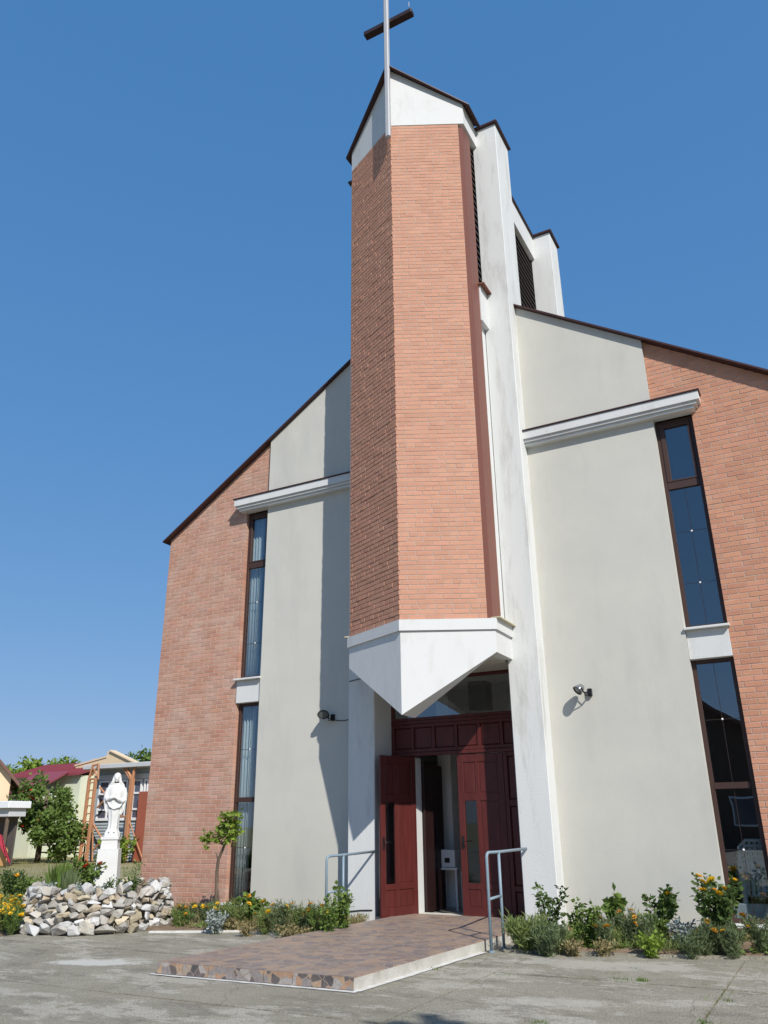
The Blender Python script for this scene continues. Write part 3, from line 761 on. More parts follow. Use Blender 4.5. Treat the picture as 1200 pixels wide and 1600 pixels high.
soil_bed([(1.62, -2.25), (3.3, -2.02), (4.8, -1.55), (9, -1.4), (9, .06), (1.85, .06), (1.6, -.4)], 'flower_bed')
soil_bed([(-3.95, -2.60), (-2.7, -1.98), (-1.45, -2.12), (-1.12, -1.9), (-1.05, -.36), (-1.85, .05), (-9, .05), (-9, -1.6)], 'flower_bed')
mb = MB(); pts = [(-4.05, -2.68), (-3.4, -2.36), (-2.75, -2.03), (-2.1, -2.1), (-1.45, -2.17), (-1.2, -2.2)]
for i in range(len(pts) - 1):
    a = Vector((*pts[i], 0)); b = Vector((*pts[i + 1], 0)); d = (b - a).normalized(); n = Vector((-d.y, d.x, 0))
    mb.prism([a + Vector((0, 0, .028)), b + Vector((0, 0, .028)), b + n * .05 + Vector((0, 0, .024)), a + n * .05 + Vector((0, 0, .024))], (0, 0, -.07))
mb.build('kerb', m_lime, kind='structure')
mb = MB(); pts = [(1.66, -2.30), (2.6, -2.16), (3.3, -2.06), (4.05, -1.83), (4.8, -1.60), (6.5, -1.5), (9, -1.45)]
for i in range(len(pts) - 1):
    a = Vector((*pts[i], 0)); b = Vector((*pts[i + 1], 0)); d = (b - a).normalized(); n = Vector((-d.y, d.x, 0))
    mb.prism([a + Vector((0, 0, .03)), b + Vector((0, 0, .03)), b + n * .09 + Vector((0, 0, .028)), a + n * .09 + Vector((0, 0, .028))], (0, 0, -.07))
mb.build('kerb', m_conc, kind='structure')
# ------------------------------------------------------------------ handrails
def bend(pts, r=.07, n=5):
    out = [Vector(pts[0])]
    for i in range(1, len(pts) - 1):
        p = Vector(pts[i]); a = (Vector(pts[i - 1]) - p).normalized(); b = (Vector(pts[i + 1]) - p).normalized()
        s, e = p + a * r, p + b * r
        for k in range(n + 1):
            t = k / n; out.append((s * (1 - t) + p * t) * (1 - t) + (p * (1 - t) + e * t) * t)
    return out + [Vector(pts[-1])]
def handrail(p0, p1, ztop, end, label):
    h = thing('handrail', (p0[0], p0[1], 0), label, 'handrail', 'handrails at the church entrance')
    o = Vector((p0[0], p0[1], 0)); b = Vector((p1[0], p1[1], 0)) - o; e = Vector(end) - o
    top = Vector((0, 0, ztop)); r = .0205
    MB().tube(bend([(0, 0, -.02), top, b + Vector((0, 0, ztop + (e.z - ztop) * b.length / e.xy.length)), e], .07), r, 10).build('rail', m_steel, h, True)
    zb = ztop + (e.z - ztop) * b.length / e.xy.length
    MB().tube([b + Vector((0, 0, -.02)), b + Vector((0, 0, zb))], r * .95, 10).build('post', m_steel, h, True)
    MB().tube([(0, 0, ztop * .52), b + Vector((0, 0, ztop * .52 + .02))], r * .9, 10).build('crossbar', m_steel, h, True)
    mb = MB(); mb.tube([(0, 0, -.01), (0, 0, .02)], .04, 10); mb.build('foot', m_steel, h)
    mb = MB(); mb.tube([b + Vector((0, 0, -.01)), b + Vector((0, 0, .02))], .04, 10); mb.build('foot', m_steel, h)
    return h
e = onY(819, 1326, -.35); handrail((1.535, -2.39), (1.575, -2.04), 1.17, (e.x + .03, -.345, e.z), 'blue grey tubular handrail beside the closed door leaf')
zt = onY(505, 1338, -1.68).z; e = onY(580, 1325, -.36); handrail((-1.42, -1.68), (-1.34, -1.31), zt, (-1.31, -.345, zt + .03), 'blue grey tubular handrail beside the open door leaf')

# ------------------------------------------------------------------ wall floodlights
def floodlight(x, z, aim, label, cable):
    s = 1 if x > 0 else -1
    f = thing('floodlight', (x, 0, z), label, 'floodlight', 'floodlights on the plaster panels')
    ax = Vector(aim).normalized(); up = Vector((0, 0, 1)); sd = ax.cross(up).normalized(); up2 = sd.cross(ax)
    c = Vector((0, -.17, .02))
    def ring(d, rx, ry, n=20): return [c + ax * d + sd * (math.cos(2 * math.pi * i / n) * rx) + up2 * (math.sin(2 * math.pi * i / n) * ry) for i in range(n)]
    mb = MB(); prof = [(a * .85, b * .85, c2 * .85) for a, b, c2 in ((.055, .115, .085), (.035, .122, .092), (.0, .112, .085), (-.045, .085, .07), (-.085, .055, .05), (-.10, .02, .02))]
    n = 20
    for d, rx, ry in prof: mb.v += [tuple(p) for p in ring(d, rx, ry)]
    for k in range(len(prof) - 1):
        for i in range(n): mb.f.append((k * n + i, k * n + (i + 1) % n, (k + 1) * n + (i + 1) % n, (k + 1) * n + i))
    mb.f.append(tuple((len(prof) - 1) * n + i for i in range(n)))
    mb.build('housing', m_lampback if s > 0 else m_black, f, True)
    mb = MB(); mb.v = [tuple(p) for p in ring(.042, .092, .067)]; mb.f = [tuple(range(n))]; mb.build('lens', m_lampglass, f)
    mb = MB(); n2 = 20
    a = ring(.048, .104, .078)
    mb.tube([p for p in a] + [a[0]], .008, 6, cap=False); mb.build('rim', m_black, f, True)
    mb = MB(); hx = s * .13 if s > 0 else .13
    mb.tube([c + sd * .115, Vector((hx, -.13, -.06)), Vector((hx, -.02, -.06))], .009, 6); mb.tube([c - sd * .115, Vector((hx - .05, -.12, -.09)), Vector((hx, -.02, -.06))], .009, 6)
    mb.bbox((hx - .035, -.06, -.09), (hx + .035, 0, .03), .006); mb.build('bracket', m_black, f)
    if cable:
        L = (-P2) - x + .02
        MB().tube([(hx, -.02, -.07), (hx + .1, -.012, -.09), (hx + .25, -.012, -.10), (L, -.012, -.05)], .007, 6).build('cable', m_black, f)
    return f
floodlight(2.42, 3.53, (-.55, -.35, -.55), 'grey oval floodlight on the sunlit plaster panel', False)
floodlight(-2.50, 3.46, (.55, -.75, -.12), 'dark oval floodlight in the shaded plaster beside the tower pillar', True)

# ------------------------------------------------------------------ foliage helpers
def gmat(name, c, c2, sub=.3, isl=.3): return mat(name, c, .6, .6, 3, c2, island=isl, sub=sub, spec=.3)
g_dark = gmat('leaf_dark', (.09, .145, .037), (.06, .105, .028))
g_mid = gmat('leaf_mid', (.15, .225, .048), (.10, .165, .036))
g_light = gmat('leaf_light', (.23, .32, .045), (.16, .25, .035))
g_blue = gmat('leaf_bluegreen', (.16, .205, .095), (.11, .155, .07))
g_silver = gmat('leaf_silver', (.33, .37, .35), (.24, .28, .25), .15)
g_dry = gmat('leaf_dry', (.33, .27, .13), (.22, .18, .08))
g_fern = gmat('leaf_fern', (.215, .27, .085), (.15, .205, .06))
m_stem = mat('green_stem', (.10, .13, .04), .8, .4, 8)
m_bark = mat('bark', (.17, .125, .09), .95, .7, 14, (.09, .065, .05), .8, 30, stretch=(1, 1, .3))
f_or = mat('petal_orange', (.88, .40, .015), .6, .4, 30, (.88, .52, .02), island=.15, sub=.2)
f_ye = mat('petal_yellow', (.88, .58, .02), .6, .4, 30, (.85, .45, .02), island=.12, sub=.2)
f_re = mat('petal_red', (.70, .06, .025), .6, .4, 30, (.60, .12, .05), island=.15, sub=.2)
f_wh = mat('petal_white', (.80, .78, .72), .6, sub=.2)
def rvec(rg):
    while True:
        v = Vector((rg.uniform(-1, 1), rg.uniform(-1, 1), rg.uniform(-1, 1)))
        if .05 < v.length < 1: return v.normalized()
def put_leaf(mb, p, d, l, w, rg):
    d = d.normalized(); s = d.cross(rvec(rg))
    if s.length < .1: s = d.orthogonal()
    s.normalize(); n = d.cross(s) * (w * .25)
    m = p + d * (l * .5)
    mb.add([p, m + s * w + n, p + d * l, m - s * w + n], [(0, 1, 2), (0, 2, 3)])
def flower_mesh(name, m, r, rg):
    mb = MB()
    for ring, (el_, rr, n) in enumerate(((10, 1.0, 10), (35, .8, 8), (60, .5, 6))):
        for i in range(n):
            a = 2 * math.pi * (i + ring * .5) / n; e_ = R_(el_)
            d = Vector((math.cos(a) * math.cos(e_), math.sin(a) * math.cos(e_), math.sin(e_)))
            t = Vector((-math.sin(a), math.cos(a), 0)) * (r * rr * .36)
            mb.add([t * .3, d * r * rr * .85 + t, d * r * rr * 1.02, d * r * rr * .85 - t, -t * .3], [(0, 1, 2, 3, 4)])
    return mb.mesh(name, m)
FL_ = {k: flower_mesh('flower', m, r, random.Random(5)) for k, m, r in (('o', f_or, .036), ('y', f_ye, .036), ('Y', f_ye, .048), ('r', f_re, .06), ('w', f_wh, .04), ('s', f_ye, .022))}
def plant(name, loc, label, cat, h, r, n, leaf, m, kind='bush', flowers='', seed=0, group=None, spread=1.0, nst=6, wid=.32, low=.15):
    rg = random.Random(seed * 13 + 5); t = thing(name, loc, label, cat, group); n = int(n * 1.35); h *= 1.08
    st = MB(); fo = MB(); tips = []
    for i in range(nst):
        a = rg.uniform(0, 2 * math.pi); q_ = rg.uniform(.2, 1) * r * spread
        hh = h * rg.uniform(.65, 1.0); b = Vector((math.cos(a), math.sin(a), 0))
        p0 = b * (q_ * .18) + Vector((0, 0, -.04)); p1 = b * q_ * .55 + Vector((0, 0, hh * .55)); p2 = b * q_ + Vector((rg.uniform(-.05, .05) * h, rg.uniform(-.05, .05) * h, hh))
        st.tube([p0, (p0 + p1) / 2 + rvec(rg) * .01, p1, p2], max(.004, h * .012), 5, max(.0015, h * .003)); tips.append((p0, p1, p2))
    for i in range(n):
        p0, p1, p2 = tips[rg.randrange(nst)]
        u = low + (1 - low) * rg.random() ** .8
        p = (p0 * (1 - u) + p1 * u) * (1 - u) + (p1 * (1 - u) + p2 * u) * u
        if kind == 'bush':
            d = rvec(rg); d.z = d.z * .6 + .15; sp = r * .28 * rg.random()
            put_leaf(fo, p + d * sp, d, leaf * rg.uniform(.6, 1.2), leaf * wid * rg.uniform(.8, 1.2), rg)
        elif kind == 'fern':
            d = rvec(rg); d.z = abs(d.z) * 1.2 + .25; sp = r * .30 * rg.random()
            put_leaf(fo, p + rvec(rg) * sp, d, leaf * rg.uniform(.5, 1.3), leaf * .07, rg)
        else:                                  # blade: long upright leaves
            b = Vector((rg.uniform(-1, 1), rg.uniform(-1, 1), 0)) * r * .6
            d = Vector((b.x * .6 + rg.uniform(-.15, .15), b.y * .6 + rg.uniform(-.15, .15), 1))
            put_leaf(fo, b * .6, d, h * rg.uniform(.5, 1.05), leaf * .25, rg)
    st.build('stem', m_stem, t); fo.build('foliage', m, t)
    for i, k in enumerate(flowers):
        p = tips[i % nst][2] if i < nst else tips[rg.randrange(nst)][1] + Vector((rg.uniform(-1, 1) * r * .5, rg.uniform(-1, 1) * r * .5, rg.uniform(.1, .4) * h))
        o = link('flower', FL_[k], t, p + Vector((0, 0, .01))); o.rotation_euler = (rg.uniform(-.1, .9), rg.uniform(-.5, .5), rg.uniform(0, 6)); sc_ = rg.uniform(1.0, 1.45); o.scale = (sc_, sc_, sc_)
    return t
def at(px, py, z=.03): p = onZ(px, py, z); return (p.x, p.y, z)

# ------------------------------------------------------------------ bed along the sunlit plaster panel
plant('rose_bush', at(1128, 1486), 'tall rose bush with yellow blooms under the wide window', 'rose bush', .80, .42, 620, .085, g_dark, flowers='YYYYYYYo', seed=1, nst=9, wid=.34, low=.2)
plant('rose_bush', at(1040, 1470), 'rose bush with a single yellow bloom before the plaster panel', 'rose bush', .66, .30, 230, .085, g_dark, flowers='Y', seed=2, nst=5, wid=.34, low=.45)
plant('shrub', at(862, 1478), 'thin leggy shrub growing against the tower pillar', 'shrub', .72, .26, 260, .075, g_dark, seed=3, nst=7, wid=.28, low=.25)
plant('leafy_plant', at(918, 1482), 'bright green bushy plant between marigolds and shrub', 'plant', .52, .20, 420, .07, g_mid, flowers='o', seed=4, nst=7, wid=.36, low=.05)
plant('leafy_plant', at(966, 1462), 'broad-leaved seedling with an upright lobed top leaf', 'plant', .52, .20, 90, .12, g_mid, seed=5, nst=4, wid=.45, low=.4)
plant('feathery_plant', at(826, 1484), 'feathery pale green tuft beside the handrail foot', 'plant', .34, .32, 1500, .11, g_fern, 'fern', seed=6, nst=16, low=.0)
plant('feathery_plant', at(853, 1490), 'feathery grey green tuft before the tower pillar', 'plant', .26, .26, 900, .10, g_blue, 'fern', flowers='o', seed=7, nst=12, low=.0)
for i, (px, py, n, hh, fl, lb) in enumerate(((950, 1484, 600, .32, 'oyo', 'orange marigold between the bushy plant and the lobed seedling'), (985, 1480, 800, .38, 'oooyo', 'tall marigold with many orange flowers before the bare plaster'), (1010, 1480, 600, .32, 'o', 'marigold with one orange flower left of the single-bloom rose'), (1100, 1492, 800, .34, 'yoy', 'grey green marigold between the silvery plant and the tall rose'),
        (1147, 1494, 700, .30, 'yo', 'low marigold below the tall rose on the window side'), (1196, 1490, 800, .38, 'yyoy', 'yellow marigold standing alone under the wide window'), (1082, 1494, 350, .22, 'y', 'small marigold at the foot of the silvery plant'), (875, 1487, 500, .26, 's', 'low feathery marigold before the leggy shrub'), (1120, 1490, 500, .25, 'oy', 'marigold tucked under the middle of the tall rose'))):
    plant('marigold', at(px, py), lb, 'marigold', hh, .21, n, .085, g_blue, 'fern', fl, 20 + i, 'marigolds along the sunlit plaster', nst=9, low=.0)
plant('silver_plant', at(1072, 1483), 'silvery grey dusty plant beside the rose bushes', 'plant', .28, .18, 420, .08, g_silver, seed=8, nst=14, wid=.2, low=.1)
plant('low_plant', at(1020, 1492), 'low yellow green plant at the bed edge', 'plant', .20, .20, 260, .055, g_light, seed=9, nst=8, wid=.4, low=.0)
plant('leafy_plant', at(1028, 1476), 'dense mid green plant under the single-bloom rose', 'plant', .34, .20, 420, .06, g_mid, seed=10, nst=8, wid=.35, low=.0)
for i, (px, py, lb) in enumerate(((898, 1489, 'withered straw yellow plant before the leggy shrub'), (943, 1489, 'withered straw yellow plant before the bushy green plant'))):
    plant('dry_plant', at(px, py), lb, 'plant', .13, .22, 220, .045, g_dry, seed=40 + i, group='withered plants by the sunlit plaster', nst=9, wid=.3, low=.0)

# ------------------------------------------------------------------ bed along the shaded plaster panel
plant('leafy_shrub', at(533, 1461), 'light green leafy shrub behind the handrail by the open door', 'shrub', .62, .18, 240, .075, g_mid, seed=11, nst=8, wid=.4, low=.1)
plant('leafy_shrub', at(515, 1466), 'small leafy shrub at the left pillar foot behind the rail posts', 'shrub', .42, .2, 160, .06, g_mid, seed=12, nst=7, wid=.36, low=.2)
plant('broadleaf_plant', at(393, 1447), 'broad-leaved yellow-flowered plant under the narrow window', 'plant', .46, .26, 300, .10, g_mid, flowers='yyYo', seed=13, nst=8, wid=.42, low=.1)
for i, (px, py, n, hh, fl, mm, lb) in enumerate(((292, 1446, 600, .30, 'ooyo', g_blue, 'orange marigold next to the stone planter at the wall foot'), (318, 1446, 600, .32, 'yyoy', g_blue, 'yellow marigold left of the crooked sapling'), (342, 1449, 700, .36, 'yyy', g_fern, 'pale feathery marigold at the sapling trunk'), (437, 1458, 800, .38, 'yoy', g_blue, 'marigold right of the broad-leaved plant'),
        (460, 1460, 700, .36, 'yy', g_fern, 'marigold with two yellow flowers in the middle of the bed'), (482, 1462, 900, .40, 'ooyo', g_blue, 'tall orange marigold before the small shrub'), (500, 1464, 800, .36, 'yoyy', g_mid, 'green marigold at the handrail post'), (413, 1457, 600, .30, 's', g_fern, 'small-flowered marigold beside the broad-leaved plant'), (366, 1450, 700, .34, 's', g_fern, 'greyish feathery marigold under the narrow window'), (278, 1449, 400, .22, 'o', g_mid, 'low green marigold touching the stone planter'))):
    plant('marigold', at(px, py), lb, 'marigold', hh, .22, n, .085, mm, 'fern', fl, 60 + i, 'marigolds along the shaded plaster', nst=9, low=.0)
for i, (px, py, lb) in enumerate(((358, 1452, 'withered brown plant beside the silvery plant'), (388, 1459, 'withered brown plant before the broad-leaved plant'), (446, 1463, 'withered brown plant at the whitewashed edge before the two-flowered marigold'), (470, 1465, 'withered brown plant nearest the handrail at the bed edge'))):
    plant('dry_plant', at(px, py), lb, 'plant', .13, .22, 220, .045, g_dry, seed=80 + i, group='withered plants by the whitewashed edge', nst=9, wid=.3, low=.0)
plant('silver_plant', at(334, 1456), 'silvery plant at the foot of the crooked sapling', 'plant', .26, .18, 260, .07, g_silver, seed=14, nst=10, wid=.22, low=.05)

rg = random.Random(91)
def cover(name, m, quads, n, label, kind='leaf'):
    mb = MB()
    for i in range(n):
        x0, x1, ya, yb = quads[rg.randrange(len(quads))]; x = rg.uniform(x0, x1); t = (x - x0) / (x1 - x0)
        y = rg.uniform(ya[0] + (ya[1] - ya[0]) * t, yb)
        if noise.noise((x * 1.7, y * 1.7, 4 if kind == 'leaf' else 9)) < -.08: continue
        hgt = .05 + .13 * max(0, noise.noise((x * 2.5, y * 2.5, 1)) + .25)
        for k in range(9):
            p = Vector((x + rg.gauss(0, .035), y + rg.gauss(0, .035), .03 + hgt * rg.random()))
            if kind == 'leaf': d = rvec(rg); d.z = abs(d.z) * .6; put_leaf(mb, p, d, rg.uniform(.03, .06), rg.uniform(.010, .02), rg)
            else: d = rvec(rg); d.z = abs(d.z) + .8; put_leaf(mb, p - Vector((0, 0, .03)), d, rg.uniform(.08, .2), .005, rg)
    mb.build(name, m, kind='stuff', label=label, cat='weeds')
QR = [(1.75, 3.3, (-2.1, -1.9), -.05), (3.3, 4.8, (-1.9, -1.5), -.05), (4.8, 6.2, (-1.45, -1.4), -.05)]
QL = [(-3.7, -2.7, (-2.25, -1.9), -.1), (-2.7, -1.35, (-1.9, -1.95), -.1), (-6, -3.7, (-1.6, -1.8), -.05)]
cover('bed_weeds', g_mid, QR, 900, 'low green weeds over the bed along the sunlit plaster'); cover('bed_grass', g_fern, QR, 900, 'thin feathery grass in the bed along the sunlit plaster', 'blade')
cover('bed_weeds', g_fern, QL, 900, 'low green weeds over the bed by the open door'); cover('bed_grass', g_dry, QL, 800, 'dry grass in the bed by the open door', 'blade')
# crooked sapling
s0 = onY(336, 1412, -1.12)
sp = thing('sapling', (s0.x, -1.12, 0), 'crooked sapling with yellow green leaves before the pale brick wing', 'sapling')
tp = [(0, 0, -.05), (.02, 0, .45), (.0, .0, .80), (.03, -.02, .98), (.16, -.04, 1.22), (.28, -.05, 1.38)]
mb = MB(); mb.tube(tp, .036, 8, .02); mb.tube([(.03, -.02, .98), (-.01, -.02, 1.06), (-.03, -.02, 1.10)], .018, 6, .01)
mb.tube([(.10, 0, -.05), (.09, 0, .3), (.03, 0, .62)], .014, 6, .012)
for k in range(5): 
    a_s = Vector(tp[4 + k % 2]); mb.tube([a_s, a_s + Vector((random.uniform(-.25, .3), random.uniform(-.2, .2), random.uniform(.05, .3)))], .01, 5, .003)
mb.tube([tp[4], (-.05, -.02, 1.33), (-.25, -.02, 1.38)], .012, 5, .004)
mb.build('trunk', m_bark, sp, True)
mb = MB(); rg = random.Random(77)
for cx_, cz_, rr, n in ((.36, 1.62, .16, 90), (.22, 1.78, .15, 80), (.44, 1.78, .14, 60), (.12, 1.52, .15, 70), (-.18, 1.42, .15, 80), (.3, 1.44, .15, 60), (.50, 1.60, .10, 30)):
    for i in range(n):
        d = rvec(rg); d2 = rvec(rg); d2.z = d2.z * .5 - .1
        put_leaf(mb, Vector((cx_ * .92 - .03, -.05, cz_ - .10)) + Vector((d.x * rr, d.y * rr * 1.0, d.z * rr)) * rg.random() ** .4, d2, rg.uniform(.06, .12), rg.uniform(.022, .042), rg)
mb.build('crown', g_light, sp)

# ------------------------------------------------------------------ stone planter, pedestal, statue
PC = Vector((-5.47, -2.42, 0)); PR = 1.20
pl = thing('stone_planter', PC, 'round dry-stone planter of grey and cream rocks around the white statue', 'planter')
m_rock = mat('rock', (.46, .44, .40), .92, .8, 7, (.28, .26, .23), 1.0, 16, island=.35, stain=(.52, .42, .28), stain_amt=.75, stain_scale=2.6)
m_rockt = mat('tan_rock', (.50, .43, .31), .92, .8, 7, (.30, .24, .17), 1.0, 16, island=.3, stain=(.58, .53, .42), stain_amt=.7, stain_scale=3)
m_rockw = mat('white_rock', (.60, .60, .59), .9, .7, 6, (.45, .44, .42), .9, 22, island=.2, stain=(.50, .43, .30), stain_amt=.5, stain_scale=3)
rg = random.Random(21)
def rock(loc, sx, sy, sz, m, rz):
    bm = bmesh.new()
    for i in range(11):
        v = rvec(rg); k = max(abs(v.x), abs(v.y), abs(v.z)); v = v / (k ** .75)
        bm.verts.new((v.x * sx * rg.uniform(.8, 1.05), v.y * sy * rg.uniform(.8, 1.05), v.z * sz * rg.uniform(.8, 1.05)))
    r = bmesh.ops.convex_hull(bm, input=bm.verts[:])
    bmesh.ops.delete(bm, geom=list({g for g in r['geom_interior'] + r['geom_unused'] if isinstance(g, bmesh.types.BMVert)}), context='VERTS')
    bmesh.ops.bevel(bm, geom=bm.edges[:], offset=.004, segments=1, affect='EDGES')
    o = MB().bm(bm).build('stone', m, pl, loc=loc); o.rotation_euler = (rg.uniform(-.3, .3), rg.uniform(-.35, .35), rz); return o
z = 0
rows = [(.105, .135), (.075, .11), (.065, .10), (.06, .095), (.06, .095), (.065, .10), (.075, .11)]
for r_i, (hz, wx) in enumerate(rows):
    a = rg.uniform(0, .3); rad = PR - .03 - r_i * .018
    while a < 6.28:
        wv = wx * rg.uniform(.55, 1.5); hv = hz * rg.uniform(.7, 1.3); da = 2 * wv * .76 / rad
        th = a + da / 2 - math.pi
        zc = z + hv * .85 if r_i == 0 else z + hz * .8 + rg.uniform(-.03, .03)
        wh = rg.random() < (.35 if r_i in (0, 6) else .16)
        tan_ = rg.random() < .28
        rock((math.cos(th) * (rad - wv * .1 + rg.uniform(-.03, .03)), math.sin(th) * (rad + rg.uniform(-.03, .03)), zc), rg.uniform(.09, .13), wv, hv, m_rockw if wh else (m_rockt if tan_ else m_rock), th)
        a += da
    z += hz * 1.28 if r_i < 6 else 0
mb = MB(); n = 32
for zz, rr in ((-.05, PR - .12), (.48, PR - .16), (.53, PR * .5), (.55, 0.02)):
    mb.v += [(math.cos(2 * math.pi * i / n) * rr, math.sin(2 * math.pi * i / n) * rr, zz + (rg.uniform(-.02, .02) if zz > .4 else 0)) for i in range(n)]
for k in range(3):
    for i in range(n): mb.f.append((k * n + i, k * n + (i + 1) % n, (k + 1) * n + (i + 1) % n, (k + 1) * n + i))
mb.build('earth_fill', mat('stony_earth', (.34, .30, .24), .95, .8, 9, (.22, .19, .15), .8, 30), pl, True)
m_stone_w = mat('statue_paint', (.66, .66, .64), .7, .4, 5, (.58, .575, .55), .15, 50, stain=(.45, .43, .39), stain_amt=.25, stain_scale=5)
ps = thing('statue_pedestal', (-5.50, -2.26, .50), 'white tapered pedestal rising from the stone planter', 'pedestal', rz=R_(36))
def frus(mb, w0, d0, z0, w1, d1, z1):
    mb.add([(-w0, -d0, z0), (w0, -d0, z0), (w0, d0, z0), (-w0, d0, z0), (-w1, -d1, z1), (w1, -d1, z1), (w1, d1, z1), (-w1, d1, z1)],
           [(0, 3, 2, 1), (4, 5, 6, 7), (0, 1, 5, 4), (1, 2, 6, 5), (2, 3, 7, 6), (3, 0, 4, 7)])
mb = MB(); frus(mb, .200, .185, -.1, .168, .158, .69); mb.build('shaft', m_stone_w, ps)
mb = MB(); frus(mb, .140, .132, .691, .132, .125, .84); frus(mb, .150, .142, .841, .150, .142, .885); mb.build('top_block', m_stone_w, ps)
stt = thing('statue', (-5.50, -2.26, 1.378), 'white robed and veiled figure with folded arms standing on the pedestal', 'statue', rz=R_(40))
def figure():
    mb = MB(); n = 40
    # z, rx, ry, xoff, yoff, fold
    prof = [(.0, .135, .12, 0, 0, .004), (.05, .13, .115, 0, 0, .006), (.09, .115, .10, .0, 0, .008), (.13, .092, .085, .005, 0, .008), (.22, .090, .080, .008, 0, .008), (.34, .100, .083, .006, 0, .008),
            (.46, .118, .088, 0, 0, .007), (.56, .128, .09, -.005, 0, .006), (.64, .132, .09, -.005, 0, .005), (.72, .140, .088, 0, 0, .004), (.79, .138, .08, 0, 0, .003),
            (.835, .105, .07, .002, 0, .002), (.865, .068, .06, .004, -.004, .001), (.89, .055, .055, .005, -.008, 0)]
    for z, rx, ry, xo, yo, fo in prof:
        for i in range(n):
            t = 2 * math.pi * i / n; k = 1 + (fo / .1) * (math.sin(7 * t + z * 3) + .6 * math.sin(12 * t - z * 5))
            mb.v.append((xo + math.cos(t) * rx * k, yo + math.sin(t) * ry * k, z))
    L = len(prof)
    for k in range(L - 1):
        for i in range(n): mb.f.append((k * n + i, k * n + (i + 1) % n, (k + 1) * n + (i + 1) % n, (k + 1) * n + i))
    mb.f.append(tuple(range(n - 1, -1, -1))); mb.f.append(tuple((L - 1) * n + i for i in range(n)))
    def blob(c, r, e=(1, 1, 1), seg=14):
        bm = bmesh.new(); bmesh.ops.create_uvsphere(bm, u_segments=seg, v_segments=seg // 2 + 2, radius=1)
        for v in bm.verts: v.co = Vector((c[0] + v.co.x * r * e[0], c[1] + v.co.y * r * e[1], c[2] + v.co.z * r * e[2]))
        mb.bm(bm)
    hx, hy, hz = -.004, -.022, .975
    blob((hx, hy, hz), .055, (.86, .95, 1.22))                       # head
    blob((hx, hy - .053, hz - .012), .011, (.8, 1, 1.5), 8)           # nose
    blob((hx, hy - .043, hz - .038), .012, (1.4, .7, .5), 8)          # mouth
    blob((hx, hy - .036, hz - .058), .016, (1, .8, .8), 8)            # chin
    blob((hx, hy - .042, hz + .018), .02, (1.9, .5, .5), 8)           # brow
    blob((hx + .002, hy + .02, hz + .022), .068, (.98, .95, 1.12))    # veil over the head
    for s in (1, -1):
        mb.tube([(hx + s * .05, hy + .005, hz + .02), (hx + s * .062, hy + .0, hz - .06), (s * .10, .0, .86), (s * .135, .0, .76)], .022, 8, .036)
        mb.tube([(s * .125, .01, .80), (s * .158, .0, .70), (s * .165, -.01, .60), (s * .150, -.01, .50)], .05, 10, .03)   # cape over the upper arm
    mb.tube([(-.15, -.02, .64), (-.13, -.075, .61), (-.06, -.115, .645), (.01, -.118, .66)], .036, 10, .024)    # forearm over the waist
    mb.tube([(.155, -.02, .60), (.13, -.075, .58), (.07, -.115, .615), (.02, -.125, .65)], .036, 10, .024)
    for k in range(4): mb.tube([(.005 + k * .001, -.125, .640 + k * .011), (.035, -.131, .650 + k * .011), (.06, -.120, .655 + k * .010)], .0075, 6, .005)
    mb.tube([(.0, -.128, .69), (.02, -.132, .705), (.03, -.128, .72)], .008, 6, .006)
    mb.tube([(.14, -.05, .57), (.09, -.095, .49), (.0, -.10, .46), (-.07, -.09, .50), (-.12, -.06, .58)], .016, 8)     # swag of the mantle
    mb.tube([(.16, -.01, .56), (.15, -.03, .44), (.12, -.04, .36)], .034, 8, .014)
    mb.tube([(-.155, -.01, .58), (-.15, -.02, .46), (-.125, -.03, .40)], .03, 8, .012)
    blob((-.035, -.085, .085), .03, (.8, 1.4, .6), 8); blob((.04, -.085, .085), .03, (.8, 1.4, .6), 8)
    blob((.0, 0, .01), .14, (1.0, .85, .4), 12)
    return mb
fg = figure().build('figure', m_stone_w, stt, True)
rm = fg.modifiers.new('remesh', 'REMESH'); rm.mode = 'VOXEL'; rm.voxel_size = .007; rm.use_smooth_shade = True
sm_ = fg.modifiers.new('smooth', 'SMOOTH'); sm_.iterations = 2; sm_.factor = .5
# plants in the planter
zp = .52
def pat(px, py, y): p = onY(px, py, y); return (p.x, p.y, zp)
plant('iris', pat(92, 1388, -2.55), 'tall green sword-leaved clump in the stone planter', 'plant', .46, .34, 120, .11, g_mid, 'blade', seed=101, nst=5)
plant('iris', pat(108, 1390, -2.75), 'blue green sword-leaved clump at the planter rim', 'plant', .36, .26, 90, .10, g_blue, 'blade', seed=102, nst=5)
plant('red_flower_bush', pat(134, 1388, -2.5), 'bush with red blooms beside the white pedestal', 'plant', .55, .28, 420, .08, g_mid, flowers='rrrro', seed=103, nst=8, wid=.35, low=.05)
plant('small_plant', pat(172, 1397, -2.95), 'small dark leafy plant in front of the white pedestal', 'plant', .28, .17, 90, .055, g_dark, seed=104, nst=6, wid=.25, low=.2)
plant('tall_weed', pat(207, 1390, -2.35), 'thin tall weed between pedestal and brick corner', 'plant', .46, .16, 130, .06, g_fern, seed=105, nst=5, wid=.2, low=.1)
plant('low_plant', pat(200, 1392, -2.5), 'dark low leafy plant right of the pedestal', 'plant', .2, .2, 200, .06, g_dark, seed=106, nst=7, wid=.3, low=.0)
for i, (px, yy) in enumerate(((78, -2.9), (122, -3.1), (150, -3.1))):
    plant('pale_plant', pat(px, 1396, yy), 'small pale silvery rosette at the planter rim', 'plant', .14, .13, 110, .05, g_silver, seed=110 + i, group='silvery rosettes in the planter', nst=7, wid=.35, low=.0)

